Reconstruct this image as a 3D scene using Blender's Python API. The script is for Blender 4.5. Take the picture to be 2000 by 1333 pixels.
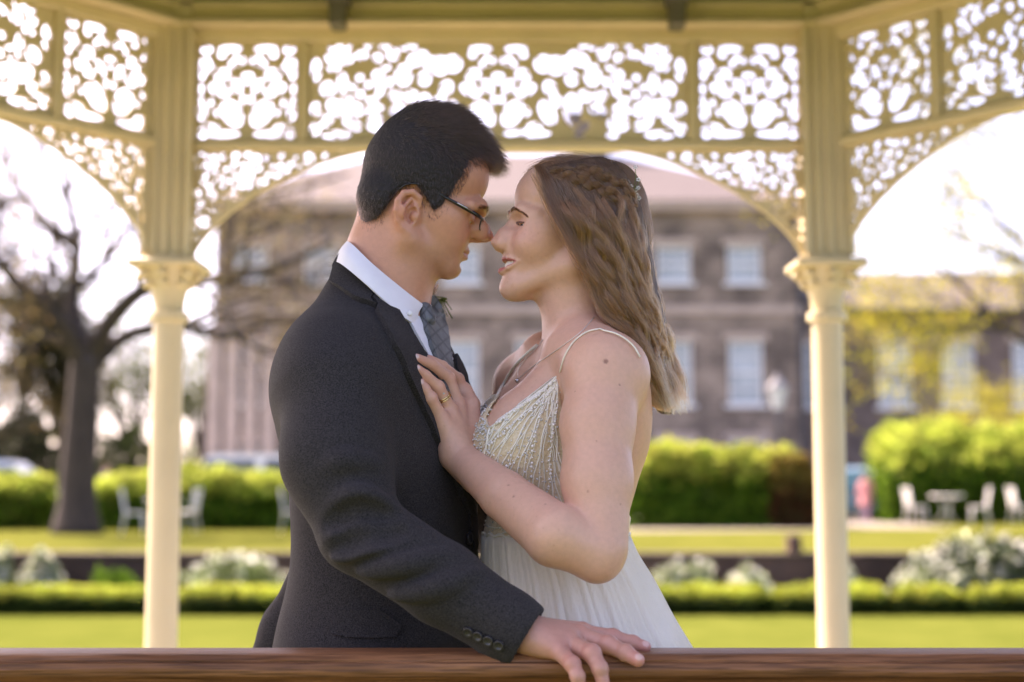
import bpy, math, random
import numpy as np
from mathutils import Vector, Matrix
from mathutils.bvhtree import BVHTree
from mathutils.geometry import delaunay_2d_cdt
random.seed(7); RNG = np.random.default_rng(7)
for _o in list(bpy.data.objects): bpy.data.objects.remove(_o)
SC = bpy.context.scene; COL = SC.collection
# ------------------------------------------------------------------ camera
FPX = 50/36*2000; CZ = 1.255; PITCH = math.atan((940-666.5)/FPX)
cam = bpy.data.cameras.new('camera'); camo = bpy.data.objects.new('camera', cam); COL.objects.link(camo)
cam.lens = 50; cam.sensor_width = 36; cam.clip_start = .05; cam.clip_end = 3000
camo.location = (0, 0, CZ); camo.rotation_euler = (math.pi/2+PITCH, 0, 0)
cam.dof.use_dof = True; cam.dof.focus_distance = 2.0; cam.dof.aperture_fstop = 2.5; cam.dof.aperture_blades = 0
SC.camera = camo
# ------------------------------------------------------------------ sky, sun, exposure
SUN_EL = math.radians(50); SUN_AZ = math.radians(-52)          # azimuth from +Y towards +X
w = bpy.data.worlds.new('World'); SC.world = w; w.use_nodes = True
nt = w.node_tree; bg = nt.nodes['Background']; sky = nt.nodes.new('ShaderNodeTexSky')
sky.sky_type = 'NISHITA'; sky.sun_disc = False; sky.sun_elevation = SUN_EL; sky.sun_rotation = SUN_AZ
sky.air_density = .45; sky.dust_density = 3.0; sky.ozone_density = .3
nt.links.new(sky.outputs[0], bg.inputs[0]); bg.inputs[1].default_value = .15
sl = bpy.data.lights.new('sun', 'SUN'); sl.energy = 2.0; sl.angle = math.radians(.6); sl.color = (1, .93, .82)
so = bpy.data.objects.new('sun', sl); COL.objects.link(so)
so.rotation_euler = Vector((math.sin(SUN_AZ)*math.cos(SUN_EL), math.cos(SUN_AZ)*math.cos(SUN_EL), math.sin(SUN_EL))).to_track_quat('Z', 'Y').to_euler()
so.location = (-6, 14, 18)
SC.view_settings.view_transform = 'Standard'; SC.view_settings.look = 'None'; SC.view_settings.gamma = 1
SC.view_settings.exposure = 2.45
SC.view_settings.use_white_balance = True; SC.view_settings.white_balance_temperature = 7300; SC.view_settings.white_balance_tint = 26
SC.cycles.max_bounces = 8; SC.cycles.transparent_max_bounces = 12

# ------------------------------------------------------------------ pixel -> place
cp, sp_ = math.cos(PITCH), math.sin(PITCH)
def at(px, py, Y):
    a = (px-1000)/FPX; b = (666.5-py)/FPX
    r = Vector((a, cp-b*sp_, sp_+b*cp)); t = Y/r.y
    return Vector((r.x*t, Y, CZ+r.z*t))
def ground_at(px, py, z):
    a = (px-1000)/FPX; b = (666.5-py)/FPX
    r = Vector((a, cp-b*sp_, sp_+b*cp)); t = (z-CZ)/r.z
    return Vector((r.x*t, r.y*t, z))
def proj(V):
    V = np.asarray(V, float); y = V[..., 1]; z = V[..., 2]-CZ
    d = y*cp+z*sp_; u = -y*sp_+z*cp
    return 1000+FPX*V[..., 0]/d, 666.5-FPX*u/d
def zpx(py, Y): return at(1000, py, Y).z
def S(Y): return Y/FPX                                     # metres per photo pixel at that distance

# ------------------------------------------------------------------ mesh helpers
def mesh_np(name, V, F, smooth=True, mats=None, colors=None):
    V = np.asarray(V, np.float32).reshape(-1, 3); F = np.asarray(F, np.int32); n = F.shape[1]
    me = bpy.data.meshes.new(name); me.vertices.add(len(V)); me.vertices.foreach_set('co', V.ravel())
    me.loops.add(F.size); me.loops.foreach_set('vertex_index', F.ravel())
    me.polygons.add(len(F)); me.polygons.foreach_set('loop_start', np.arange(0, F.size, n, dtype=np.int32))
    me.polygons.foreach_set('use_smooth', np.full(len(F), smooth))
    if colors is not None:
        a = me.attributes.new('Col', 'FLOAT_COLOR', 'POINT'); c = np.ones((len(V), 4), np.float32); c[:, :3] = colors
        a.data.foreach_set('color', c.ravel())
    me.update(calc_edges=True); me.validate()
    return me
def link(name, me, mat=None, parent=None, loc=None):
    o = bpy.data.objects.new(name, me); COL.objects.link(o)
    if mat is not None and me is not None:
        if len(me.materials) == 0: me.materials.append(mat)
    if parent is not None: o.parent = parent
    if loc is not None: o.location = loc
    return o
def tag(o, label=None, cat=None, group=None, kind=None):
    if label: o['label'] = label
    if cat: o['category'] = cat
    if group: o['group'] = group
    if kind: o['kind'] = kind
    return o
def empty(name, loc=(0, 0, 0), rz=0):
    o = bpy.data.objects.new(name, None); COL.objects.link(o); o.location = loc; o.rotation_euler.z = rz; o.empty_display_size = .1
    return o
def copy_tree(o, parent=None):
    c = o.copy(); COL.objects.link(c); c.parent = parent
    for ch in list(o.children): copy_tree(ch, c)
    return c
class MB:
    """collects shapes of one part into one mesh"""
    def __init__(s): s.v = []; s.f = []
    def add(s, V, F):
        n = len(s.v); s.v += [tuple(p) for p in V]; s.f += [tuple(i+n for i in f) for f in F]; return s
    def box(s, c, size, rz=0, bev=0):
        hx, hy, hz = size[0]/2, size[1]/2, size[2]/2; cr, sr = math.cos(rz), math.sin(rz)
        if bev <= 0:
            P = [(x*hx, y*hy, z*hz) for x in (-1, 1) for y in (-1, 1) for z in (-1, 1)]
            F = [(0, 1, 3, 2), (4, 6, 7, 5), (0, 4, 5, 1), (2, 3, 7, 6), (0, 2, 6, 4), (1, 5, 7, 3)]
        else:
            b = min(bev, hx*.9, hy*.9, hz*.9); ring = lambda x, y, z: [(-x+0, -y, z), (x, -y, z), (x, y, z), (-x, y, z)]
            def oct_(x, y, z): return [(-x+b, -y, z), (x-b, -y, z), (x, -y+b, z), (x, y-b, z), (x-b, y, z), (-x+b, y, z), (-x, y-b, z), (-x, -y+b, z)]
            P = oct_(hx-b, hy-b, -hz)+oct_(hx, hy, -hz+b)+oct_(hx, hy, hz-b)+oct_(hx-b, hy-b, hz)
            F = [tuple(range(7, -1, -1)), tuple(range(24, 32))]
            for k in range(3):
                for i in range(8): j = (i+1) % 8; F.append((k*8+i, k*8+j, k*8+8+j, k*8+8+i))
        s.add([(c[0]+x*cr-y*sr, c[1]+x*sr+y*cr, c[2]+z) for x, y, z in P], F); return s
    def tube(s, pts, rad, n=8, cap=True):
        pts = [Vector(p) for p in pts]; m = len(pts)
        if not hasattr(rad, '__len__'): rad = [rad]*m
        t0 = (pts[1]-pts[0]).normalized(); u = t0.orthogonal().normalized(); V = []
        for i, p in enumerate(pts):
            t = (pts[min(i+1, m-1)]-pts[max(i-1, 0)]).normalized(); u = (u-t*u.dot(t)).normalized(); w_ = t.cross(u)
            for k in range(n): a = 2*math.pi*k/n; V.append(p+(u*math.cos(a)+w_*math.sin(a))*rad[i])
        F = [(i*n+k, i*n+(k+1) % n, i*n+n+(k+1) % n, i*n+n+k) for i in range(m-1) for k in range(n)]
        if cap: F += [tuple(range(n-1, -1, -1)), tuple(range((m-1)*n, m*n))]
        s.add(V, F); return s
    def lathe(s, c, prof, n=24):
        V = [(c[0]+r*math.cos(2*math.pi*k/n), c[1]+r*math.sin(2*math.pi*k/n), c[2]+z) for r, z in prof for k in range(n)]
        F = [(i*n+k, i*n+(k+1) % n, i*n+n+(k+1) % n, i*n+n+k) for i in range(len(prof)-1) for k in range(n)]
        F += [tuple(range(n-1, -1, -1)), tuple(range((len(prof)-1)*n, len(prof)*n))]
        s.add(V, F); return s
    def prism(s, poly, a, b, axis=1):
        """2D polygon (u,v) extruded along axis from a to b; for axis 0 the polygon is (y,z), for 1 (x,z), for 2 (x,y)"""
        n = len(poly)
        def mk(p, t): return (t, p[0], p[1]) if axis == 0 else (p[0], t, p[1]) if axis == 1 else (p[0], p[1], t)
        V = [mk(p, a) for p in poly]+[mk(p, b) for p in poly]
        F = [tuple(range(n)), tuple(range(2*n-1, n-1, -1))]+[(i, i+n, (i+1) % n+n, (i+1) % n) for i in range(n)]
        s.add(V, F); return s
    def build(s, name, mat, parent=None, smooth=False, loc=None, auto=None):
        me = bpy.data.meshes.new(name); me.from_pydata(s.v, [], s.f); me.update()
        import bmesh
        bm = bmesh.new(); bm.from_mesh(me); bmesh.ops.recalc_face_normals(bm, faces=bm.faces); bm.to_mesh(me); bm.free()
        if smooth: me.polygons.foreach_set('use_smooth', [True]*len(me.polygons))
        if auto: me.set_sharp_from_angle(angle=math.radians(auto)) if hasattr(me, 'set_sharp_from_angle') else None
        return link(name, me, mat, parent, loc)

# ------------------------------------------------------------------ materials
def mat(name, col, rough=.6, var=.0, scale=20., bump=0., bscale=None, metal=0., spec=.5, col2=None, stretch=None, sheen=0., sss=0., trans=0., alpha=1., attr=False, coat=0., detail=4., obj_rand=0., sssr=(.02, .008, .004)):
    m = bpy.data.materials.new(name); m.use_nodes = True; t = m.node_tree; N = t.nodes; L = t.links; b = N['Principled BSDF']
    b.inputs['Roughness'].default_value = rough; b.inputs['Metallic'].default_value = metal; b.inputs['Specular IOR Level'].default_value = spec
    b.inputs['Coat Weight'].default_value = coat; b.inputs['Coat Roughness'].default_value = .15
    b.inputs['Alpha'].default_value = alpha
    if sheen: b.inputs['Sheen Weight'].default_value = sheen; b.inputs['Sheen Roughness'].default_value = .5
    if sss:
        b.inputs['Subsurface Weight'].default_value = sss; b.inputs['Subsurface Radius'].default_value = sssr; b.inputs['Subsurface Scale'].default_value = 1.
    c1 = tuple(col)+(1,); last = None
    co = N.new('ShaderNodeTexCoord'); vec = co.outputs['Object']
    if stretch:
        mp = N.new('ShaderNodeMapping'); mp.inputs['Scale'].default_value = stretch; L.new(vec, mp.inputs[0]); vec = mp.outputs[0]
    if attr:
        at_ = N.new('ShaderNodeAttribute'); at_.attribute_name = 'Col'; last = at_.outputs['Color']
    if var or col2:
        nz = N.new('ShaderNodeTexNoise'); nz.inputs['Scale'].default_value = scale; nz.inputs['Detail'].default_value = detail; L.new(vec, nz.inputs['Vector'])
        rp = N.new('ShaderNodeValToRGB'); L.new(nz.outputs['Fac'], rp.inputs[0])
        rp.color_ramp.elements[0].position = .3; rp.color_ramp.elements[1].position = .7
        if attr:
            rp.color_ramp.elements[0].color = (1-var,)*3+(1,); rp.color_ramp.elements[1].color = (1+var,)*3+(1,)
            mx = N.new('ShaderNodeMix'); mx.data_type = 'RGBA'; mx.blend_type = 'MULTIPLY'; mx.inputs[0].default_value = 1
            L.new(last, mx.inputs[6]); L.new(rp.outputs[0], mx.inputs[7]); last = mx.outputs[2]
        else:
            rp.color_ramp.elements[0].color = c1 if col2 else tuple(x*(1-var) for x in col)+(1,)
            rp.color_ramp.elements[1].color = tuple(col2)+(1,) if col2 else tuple(min(1, x*(1+var)) for x in col)+(1,)
            last = rp.outputs[0]
    if obj_rand:
        oi = N.new('ShaderNodeObjectInfo'); mr = N.new('ShaderNodeMapRange'); mr.inputs[3].default_value = 1-obj_rand; mr.inputs[4].default_value = 1+obj_rand
        L.new(oi.outputs['Random'], mr.inputs[0]); hs = N.new('ShaderNodeHueSaturation')
        if last: L.new(last, hs.inputs['Color'])
        else: hs.inputs['Color'].default_value = c1
        L.new(mr.outputs[0], hs.inputs['Value']); last = hs.outputs[0]
    if last: L.new(last, b.inputs['Base Color'])
    else: b.inputs['Base Color'].default_value = c1
    if bump:
        bn = N.new('ShaderNodeTexNoise'); bn.inputs['Scale'].default_value = bscale or scale; bn.inputs['Detail'].default_value = 4; L.new(vec, bn.inputs['Vector'])
        bp = N.new('ShaderNodeBump'); bp.inputs['Strength'].default_value = bump; bp.inputs['Distance'].default_value = .01
        L.new(bn.outputs['Fac'], bp.inputs['Height']); L.new(bp.outputs[0], b.inputs['Normal'])
    if trans:
        tr = N.new('ShaderNodeBsdfTranslucent'); ms = N.new('ShaderNodeMixShader'); ms.inputs[0].default_value = trans
        if last: L.new(last, tr.inputs[0])
        else: tr.inputs[0].default_value = c1
        L.new(b.outputs[0], ms.inputs[1]); L.new(tr.outputs[0], ms.inputs[2]); L.new(ms.outputs[0], N['Material Output'].inputs[0])
    return m

# ------------------------------------------------------------------ implicit surfaces
def smin(a, b, k):
    h = np.clip(.5+.5*(b-a)/k, 0, 1); return b*(1-h)+a*h-k*h*(1-h)
class Field:
    def __init__(s, lo, hi, h):
        s.lo = np.array(lo, float); s.h = h; n = np.ceil((np.array(hi)-s.lo)/h).astype(int)+1
        s.a = np.full(n, .06, np.float32); s.ax = [np.float32(s.lo[i]+h*np.arange(n[i])) for i in range(3)]
    def sub(s, lo, hi):
        i0 = np.clip(np.floor((np.array(lo)-s.lo)/s.h).astype(int), 0, None); i1 = np.clip(np.ceil((np.array(hi)-s.lo)/s.h).astype(int)+1, 0, s.a.shape)
        if np.any(i1 <= i0): return None
        sl_ = tuple(slice(a, b) for a, b in zip(i0, i1)); X, Y, Z = (s.ax[i][sl_[i]] for i in range(3))
        return sl_, X[:, None, None], Y[None, :, None], Z[None, None, :]
    def op(s, f, lo, hi, k, mode='add'):
        m = k+.012; q = s.sub(np.array(lo)-m, np.array(hi)+m)
        if q is None: return
        sl_, X, Y, Z = q; d = f(X, Y, Z).astype(np.float32); k = max(k, 1e-5)
        if mode == 'add': s.a[sl_] = smin(s.a[sl_], d, k)
        elif mode == 'cut': s.a[sl_] = -smin(-s.a[sl_], d, k)
    def inter_all(s, f, k=1e-5):
        X, Y, Z = s.ax[0][:, None, None], s.ax[1][None, :, None], s.ax[2][None, None, :]
        s.a = -smin(-s.a, -f(X, Y, Z).astype(np.float32), k)
    def ell(s, c, r, R=None, k=.01, mode='add'):
        c = np.array(c, float); r = np.array(r, float); R = np.eye(3) if R is None else np.array(R); b = np.sqrt(((R*r[None, :])**2).sum(1))
        def f(X, Y, Z):
            x, y, z = X-c[0], Y-c[1], Z-c[2]; u = [R[0, i]*x+R[1, i]*y+R[2, i]*z for i in range(3)]
            k0 = np.sqrt(sum((u[i]/r[i])**2 for i in range(3))); k1 = np.sqrt(sum((u[i]/r[i]**2)**2 for i in range(3)))+1e-6
            return k0*(k0-1)/k1
        s.op(f, c-b, c+b, k, mode)
    def cap(s, a, b, ra, rb, k=.01, mode='add'):
        a = np.array(a, float); b = np.array(b, float); ab = b-a; L2 = max((ab**2).sum(), 1e-12)
        def f(X, Y, Z):
            t = np.clip(((X-a[0])*ab[0]+(Y-a[1])*ab[1]+(Z-a[2])*ab[2])/L2, 0, 1)
            return np.sqrt((X-a[0]-t*ab[0])**2+(Y-a[1]-t*ab[1])**2+(Z-a[2]-t*ab[2])**2)-(ra+(rb-ra)*t)
        m = max(ra, rb); s.op(f, np.minimum(a, b)-m, np.maximum(a, b)+m, k, mode)
    def chain(s, pts, rad, k=.01, mode='add'):
        for i in range(len(pts)-1): s.cap(pts[i], pts[i+1], rad[i], rad[i+1], k, mode)
    def loft(s, rows, ang, k=.02, mode='add', p=2.):
        """rows: (z, cx, cy, a, b); ellipse half axes a along direction ang, b across"""
        rows = sorted(rows); rr = np.array(rows); ca, sa = math.cos(ang), math.sin(ang)
        zz = rr[:, 0]; m = rr[:, 3:].max()
        def f(X, Y, Z):
            z = Z.ravel(); I = [np.interp(z, zz, _smooth(zz, rr[:, i], z))[None, None, :] if False else _cub(zz, rr[:, i], z)[None, None, :] for i in range(1, 5)]
            x = X-I[0]; y = Y-I[1]; u = x*ca+y*sa; v = -x*sa+y*ca
            q = ((np.abs(u)/I[2])**p+(np.abs(v)/I[3])**p)**(1/p); g = (q-1)*np.minimum(I[2], I[3])*1.0
            e = np.maximum(zz[0]-Z, Z-zz[-1]); return -smin(-g, -e+0*g, .02)
        s.op(f, (rr[:, 1].min()-m, rr[:, 2].min()-m, zz[0]), (rr[:, 1].max()+m, rr[:, 2].max()+m, zz[-1]), k, mode)
    def mesh(s, smooth=2):
        V, F = surfnets(s.a, s.lo, s.h)
        return (lap(V, F, smooth) if smooth else V), F
def _smooth(*a): return a[1]
def _cub(xs, ys, x):
    """monotone-ish cubic (Catmull-Rom on uneven knots)"""
    x = np.clip(x, xs[0], xs[-1]); i = np.clip(np.searchsorted(xs, x)-1, 0, len(xs)-2)
    m = np.gradient(ys, xs); hh = xs[i+1]-xs[i]; t = (x-xs[i])/hh
    return (2*t**3-3*t**2+1)*ys[i]+(t**3-2*t**2+t)*hh*m[i]+(-2*t**3+3*t**2)*ys[i+1]+(t**3-t**2)*hh*m[i+1]
def spline(P, n):
    P = np.asarray(P, float); d = np.r_[0, np.cumsum(np.linalg.norm(np.diff(P, axis=0), axis=1))]; x = np.linspace(0, d[-1], n)
    return np.stack([_cub(d, P[:, i], x) for i in range(P.shape[1])], 1)
def surfnets(a, lo, h):
    a = a.copy(); a[0] = a[-1] = .05; a[:, 0] = a[:, -1] = .05; a[:, :, 0] = a[:, :, -1] = .05
    s = a < 0; c = np.zeros(tuple(n-1 for n in a.shape), np.int8)
    for i in (0, 1):
        for j in (0, 1):
            for k in (0, 1): c += s[i:a.shape[0]-1+i, j:a.shape[1]-1+j, k:a.shape[2]-1+k]
    I = np.argwhere((c > 0) & (c < 8)); idx = np.full(c.shape, -1, np.int32); idx[tuple(I.T)] = np.arange(len(I))
    acc = np.zeros((len(I), 3)); cnt = np.zeros(len(I)); cs = [(i, j, k) for i in (0, 1) for j in (0, 1) for k in (0, 1)]
    val = {q: a[I[:, 0]+q[0], I[:, 1]+q[1], I[:, 2]+q[2]] for q in cs}
    for p in cs:
        for ax in range(3):
            if p[ax] == 0:
                q = list(p); q[ax] = 1; q = tuple(q); A, B = val[p], val[q]; m = (A < 0) != (B < 0)
                t = np.where(m, A/np.where(m, A-B, 1), 0)
                P = np.tile(np.array(p, float), (len(I), 1)); P[:, ax] = t; acc += P*m[:, None]; cnt += m
    V = np.array(lo)+h*(I+acc/np.maximum(cnt, 1)[:, None]); F = []
    for ax in range(3):
        u, v = (ax+1) % 3, (ax+2) % 3
        A = np.take(s, range(0, a.shape[ax]-1), ax); B = np.take(s, range(1, a.shape[ax]), ax); E = np.argwhere(A != B)
        E = E[(E[:, u] > 0) & (E[:, v] > 0) & (E[:, u] < a.shape[u]-1) & (E[:, v] < a.shape[v]-1)]
        ins = s[tuple(E.T)]; Q = []
        for du, dv in ((-1, -1), (0, -1), (0, 0), (-1, 0)):
            T = E.copy(); T[:, u] += du; T[:, v] += dv; Q.append(idx[tuple(T.T)])
        Q = np.stack(Q, 1); Q[~ins] = Q[~ins][:, ::-1]; F.append(Q)
    return V, np.concatenate(F)
def lap(V, F, it, lam=.5):
    n = len(V); E = np.concatenate([F[:, [i, (i+1) % F.shape[1]]] for i in range(F.shape[1])]); A = np.r_[E[:, 0], E[:, 1]]; B = np.r_[E[:, 1], E[:, 0]]
    dg = np.maximum(np.bincount(A, minlength=n), 1)
    for _ in range(it):
        for l in (lam, -lam*.9):
            M = np.stack([np.bincount(A, V[B, i], n) for i in range(3)], 1)/dg[:, None]; V = V+l*(M-V)
    return V
def vnormals(V, F):
    n = np.cross(V[F[:, 1]]-V[F[:, 0]], V[F[:, 2]]-V[F[:, 0]]); N = np.zeros_like(V)
    for i in range(F.shape[1]): np.add.at(N, F[:, i], n)
    return N/np.maximum(np.linalg.norm(N, axis=1), 1e-12)[:, None]
def join_np(parts):
    V = []; F = []; o = 0
    for v, f in parts: V.append(v); F.append(np.asarray(f)+o); o += len(v)
    return np.concatenate(V), np.concatenate(F)
class Frame:
    """a local frame (forward, left, up) in photo-pixel-sized units"""
    def __init__(s, O, fwd, up, sc):
        f = Vector(fwd).normalized(); u = Vector(up); u = (u-f*u.dot(f)).normalized(); l = u.cross(f)
        s.R = np.array([[f.x, l.x, u.x], [f.y, l.y, u.y], [f.z, l.z, u.z]]); s.O = np.array(O); s.s = sc
    def pt(s, p): return s.O+s.R@(np.array(p, float)*s.s)
    def pts(s, P): return s.O+(np.asarray(P, float)*s.s)@s.R.T
    def loc(s, V): return ((np.asarray(V)-s.O)@s.R)/s.s
    def ell(s, fld, c, r, k=8, mode='add', Rl=None): fld.ell(s.pt(c), np.array(r)*s.s, s.R if Rl is None else s.R@Rl, k*s.s, mode)
    def cap(s, fld, a, b, ra, rb, k=8, mode='add'): fld.cap(s.pt(a), s.pt(b), ra*s.s, rb*s.s, k*s.s, mode)
    def chain(s, fld, P, r, k=6, mode='add'):
        for i in range(len(P)-1): s.cap(fld, P[i], P[i+1], r[i], r[i+1], k, mode)
def bvh_of(V, F): return BVHTree.FromPolygons([tuple(v) for v in V], [tuple(int(i) for i in f) for f in F])
CAM = Vector((0, 0, CZ))
def hit(bvh, px, py):
    d = (at(px, py, 1.)-CAM).normalized(); h = bvh.ray_cast(CAM, d)
    return h[0], h[1]
def in_poly(px, py, poly):
    px = np.asarray(px); py = np.asarray(py); r = np.zeros(px.shape, bool); n = len(poly)
    for i in range(n):
        x0, y0 = poly[i]; x1, y1 = poly[i-1]
        if y0 == y1: continue
        c = ((y0 > py) != (y1 > py)) & (px < (x1-x0)*(py-y0)/(y1-y0)+x0); r ^= c
    return r
def patch(name, poly, bvh, th, mat_, parent=None, step=7., smooth=3, off=0., fallY=None, curve=True):
    """a piece of cloth lying on a surface: outline -> points on the surface, given thickness along the surface normal"""
    poly = np.array(poly, float)
    if curve: pass
    B = []
    for i in range(len(poly)):
        a, b = poly[i], poly[(i+1) % len(poly)]; m = max(1, int(np.hypot(*(b-a))/step))
        for k in range(m): B.append(a+(b-a)*k/m)
    nb = len(B); xs = np.arange(poly[:, 0].min(), poly[:, 0].max(), step); ys = np.arange(poly[:, 1].min(), poly[:, 1].max(), step)
    G = np.array([(x+(j % 2)*step/2, y) for j, y in enumerate(ys) for x in xs]); G = G[in_poly(G[:, 0], G[:, 1], poly)]
    Bn = np.array(B)
    if len(G): G = G[np.min(np.hypot(G[:, None, 0]-Bn[None, :, 0], G[:, None, 1]-Bn[None, :, 1]), 1) > step*.55]
    P = [Vector(p) for p in B]+[Vector(p) for p in G]
    r = delaunay_2d_cdt(P, [(i, (i+1) % nb) for i in range(nb)], [], 1, 1e-4); Q = [tuple(v) for v in r[0]]; F = np.array(r[2])
    V = np.zeros((len(Q), 3)); N = np.zeros((len(Q), 3)); ok = np.zeros(len(Q), bool)
    for i, (x, y) in enumerate(Q):
        h, n = hit(bvh, x, y)
        if h is not None:
            V[i] = h; N[i] = n if n.dot(h-CAM) < 0 else -n; ok[i] = True
    for i in np.argwhere(~ok).ravel():
        j = np.argwhere(ok).ravel(); j = j[np.argmin([(Q[i][0]-Q[k][0])**2+(Q[i][1]-Q[k][1])**2 for k in j])]
        V[i] = at(Q[i][0], Q[i][1], V[j][1]); N[i] = N[j]
    if smooth: V = lap(V, F, smooth, .5); N = lap(N, F, smooth+2, .6); N /= np.linalg.norm(N, axis=1)[:, None]+1e-9
    T = V+N*(th+off); Bt = V+N*(off-.0015)
    E = {}
    for f in F:
        for a, b in ((f[0], f[1]), (f[1], f[2]), (f[2], f[0])): E[(a, b)] = 1
    rim = [(a, b) for (a, b) in E if (b, a) not in E]; n = len(Q); R_ = []; ridx = {}
    # a rounded rim: an extra ring pulled in slightly below the top
    FF = [list(f) for f in F]+[[a+n for a in f[::-1]] for f in F]
    for a, b in rim: FF += [[b, a, a+n], [b, a+n, b+n]]
    me = mesh_np(name, np.r_[T, Bt], np.array(FF), True); me.set_sharp_from_angle(angle=math.radians(55))
    return link(name, me, mat_, parent)
# ================================================================== setting
ZL, ZT = -.6, .15                                          # lower lawn and upper terrace
def grass_mat(name, c1, c2):
    m = mat(name, c1, .75, scale=1.3, col2=c2, bump=.6, bscale=60., detail=8., spec=0.); return m
M = {}
M['grass'] = grass_mat('grass', (.085, .105, .018), (.118, .135, .026))
M['grass2'] = grass_mat('grass_upper', (.098, .11, .02), (.135, .14, .03))
M['gravel'] = mat('gravel', (.3, .27, .23), .9, .2, 30, .4)
M['stone_path'] = mat('stone_path', (.27, .24, .19), .85, .15, 8, .2)
gw = MB(); gw.box((0, 700, ZL-.5), (3000, 1600, 1)); g = gw.build('lawn', M['grass']); tag(g, kind='structure')
gw = MB(); gw.box((0, 22.2+50, ZT-.4), (160, 100, .8)); g = gw.build('terrace_lawn', M['grass2']); tag(g, kind='structure')
pa = MB(); pa.add([(2.2, 31.2, ZT+.004), (7.6, 32.4, ZT+.004), (7.6, 34, ZT+.004), (2.2, 33.2, ZT+.004)], [(0, 1, 2, 3)]); tag(pa.build('path', M['stone_path']), kind='structure')
pa = MB(); pa.add([(-60, 40, ZT+.004), (60, 40, ZT+.004), (60, 49.6, ZT+.004), (-60, 49.6, ZT+.004)], [(0, 1, 2, 3)]); tag(pa.build('car_park', M['gravel']), kind='structure')
pa = MB(); pa.add([(7.7, 33.6, ZT+.008), (10.4, 33.6, ZT+.008), (10.4, 40, ZT+.008), (7.7, 40, ZT+.008)], [(0, 1, 2, 3)]); tag(pa.build('garden_path', M['stone_path']), kind='structure')

# ---------------------------------------------------------------- retaining wall
def brick_mat(name, c1, c2, mortar, sc=4.):
    m = mat(name, c1, .9); t = m.node_tree; N = t.nodes; L = t.links; b = N['Principled BSDF']
    tc = N.new('ShaderNodeTexCoord'); mp = N.new('ShaderNodeMapping'); mp.inputs['Rotation'].default_value = (math.pi/2, 0, 0); L.new(tc.outputs['Object'], mp.inputs[0])
    br = N.new('ShaderNodeTexBrick'); br.inputs['Scale'].default_value = sc; br.inputs['Color1'].default_value = c1+(1,); br.inputs['Color2'].default_value = c2+(1,); br.inputs['Mortar'].default_value = mortar+(1,)
    br.inputs['Mortar Size'].default_value = .02; L.new(mp.outputs[0], br.inputs[0])
    nz = N.new('ShaderNodeTexNoise'); nz.inputs['Scale'].default_value = .8; nz.inputs['Detail'].default_value = 6; L.new(tc.outputs['Object'], nz.inputs[0])
    hs = N.new('ShaderNodeMix'); hs.data_type = 'RGBA'; hs.blend_type = 'MULTIPLY'; hs.inputs[0].default_value = .8
    rp = N.new('ShaderNodeValToRGB'); rp.color_ramp.elements[0].position = .36; rp.color_ramp.elements[0].color = (.38, .36, .36, 1); rp.color_ramp.elements[1].position = .64; rp.color_ramp.elements[1].color = (1.35, 1.3, 1.25, 1)
    L.new(nz.outputs[0], rp.inputs[0]); L.new(br.outputs[0], hs.inputs[6]); L.new(rp.outputs[0], hs.inputs[7]); L.new(hs.outputs[2], b.inputs['Base Color'])
    bp = N.new('ShaderNodeBump'); bp.inputs['Strength'].default_value = .5; bp.inputs['Distance'].default_value = .01; L.new(br.outputs['Fac'], bp.inputs['Height']); bp.invert = True; L.new(bp.outputs[0], b.inputs['Normal'])
    return m
M['brick'] = brick_mat('old_brick', (.085, .045, .03), (.06, .035, .025), (.09, .07, .06))
M['coping'] = mat('coping_stone', (.1, .075, .05), .85, .25, 6, .3)
rw = empty('retaining_wall', (0, 22, ZL)); tag(rw, 'long low dark brick retaining wall below the upper lawn', 'wall')
MB().box((0, 0, .36), (44, .36, .72)).build('brick_face', M['brick'], rw)
cs = MB().box((0, 0, .745), (.86, .46, .05), bev=.012).build('coping_stone', M['coping'], rw, loc=(-21.6, 0, 0))
for i in range(1, 50):
    c = cs.copy(); COL.objects.link(c); c.location.x = -21.6+.88*i; c.parent = rw
p0 = at(1550, 1070, 22)
MB().box((p0.x, 0, .9), (.2, .3, .26), bev=.02).build('pier_cap', M['brick'], rw)

# ---------------------------------------------------------------- foliage
def leaf_mat(name, rough=.55, trans=.55):
    return mat(name, (.1, .2, .02), rough, attr=True, trans=trans, spec=.08)
M['leaf'] = leaf_mat('leaf'); M['petal'] = leaf_mat('petal', .6, .35)
def leaves(P, size, cols, weights=None, flat=0., name='foliage', nrm=None):
    P = np.asarray(P, float); n = len(P)
    if n == 0: P = np.zeros((1, 3)); n = 1
    d = RNG.normal(size=(n, 3)); d /= np.linalg.norm(d, axis=1)[:, None]
    e = RNG.normal(size=(n, 3)); e[:, 2] *= 1-flat; d[:, 2] *= 1-flat; e -= d*(e*d).sum(1)[:, None]; e /= np.linalg.norm(e, axis=1)[:, None]+1e-9
    s = size*RNG.uniform(.6, 1.35, n)[:, None]; c = np.cross(d, e)*s*.18
    V = np.stack([P-d*s*.5, P+e*s*.3+c, P+d*s*.5, P-e*s*.3+c], 1).reshape(-1, 3)
    F = np.arange(4*n).reshape(n, 4); cols = np.array(cols); ci = RNG.choice(len(cols), n, p=weights)
    C = cols[ci]*RNG.uniform(.7, 1.3, n)[:, None]*(1+.4*np.clip(rough_noise(P, 5., 77), -1, 1))[:, None]
    return mesh_np(name, V, F, False, colors=np.repeat(C, 4, 0))
def rough_noise(P, sc, seed=0):
    r = np.random.default_rng(seed); a = 0
    for k in range(5):
        d = r.normal(size=3)*sc*(1+.6*k); a = a+np.sin(P@d+r.uniform(0, 6.28))/(1+.4*k)
    return a/2.2
GREEN = [(.06, .14, .012), (.1, .19, .016), (.14, .24, .025)]
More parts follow.
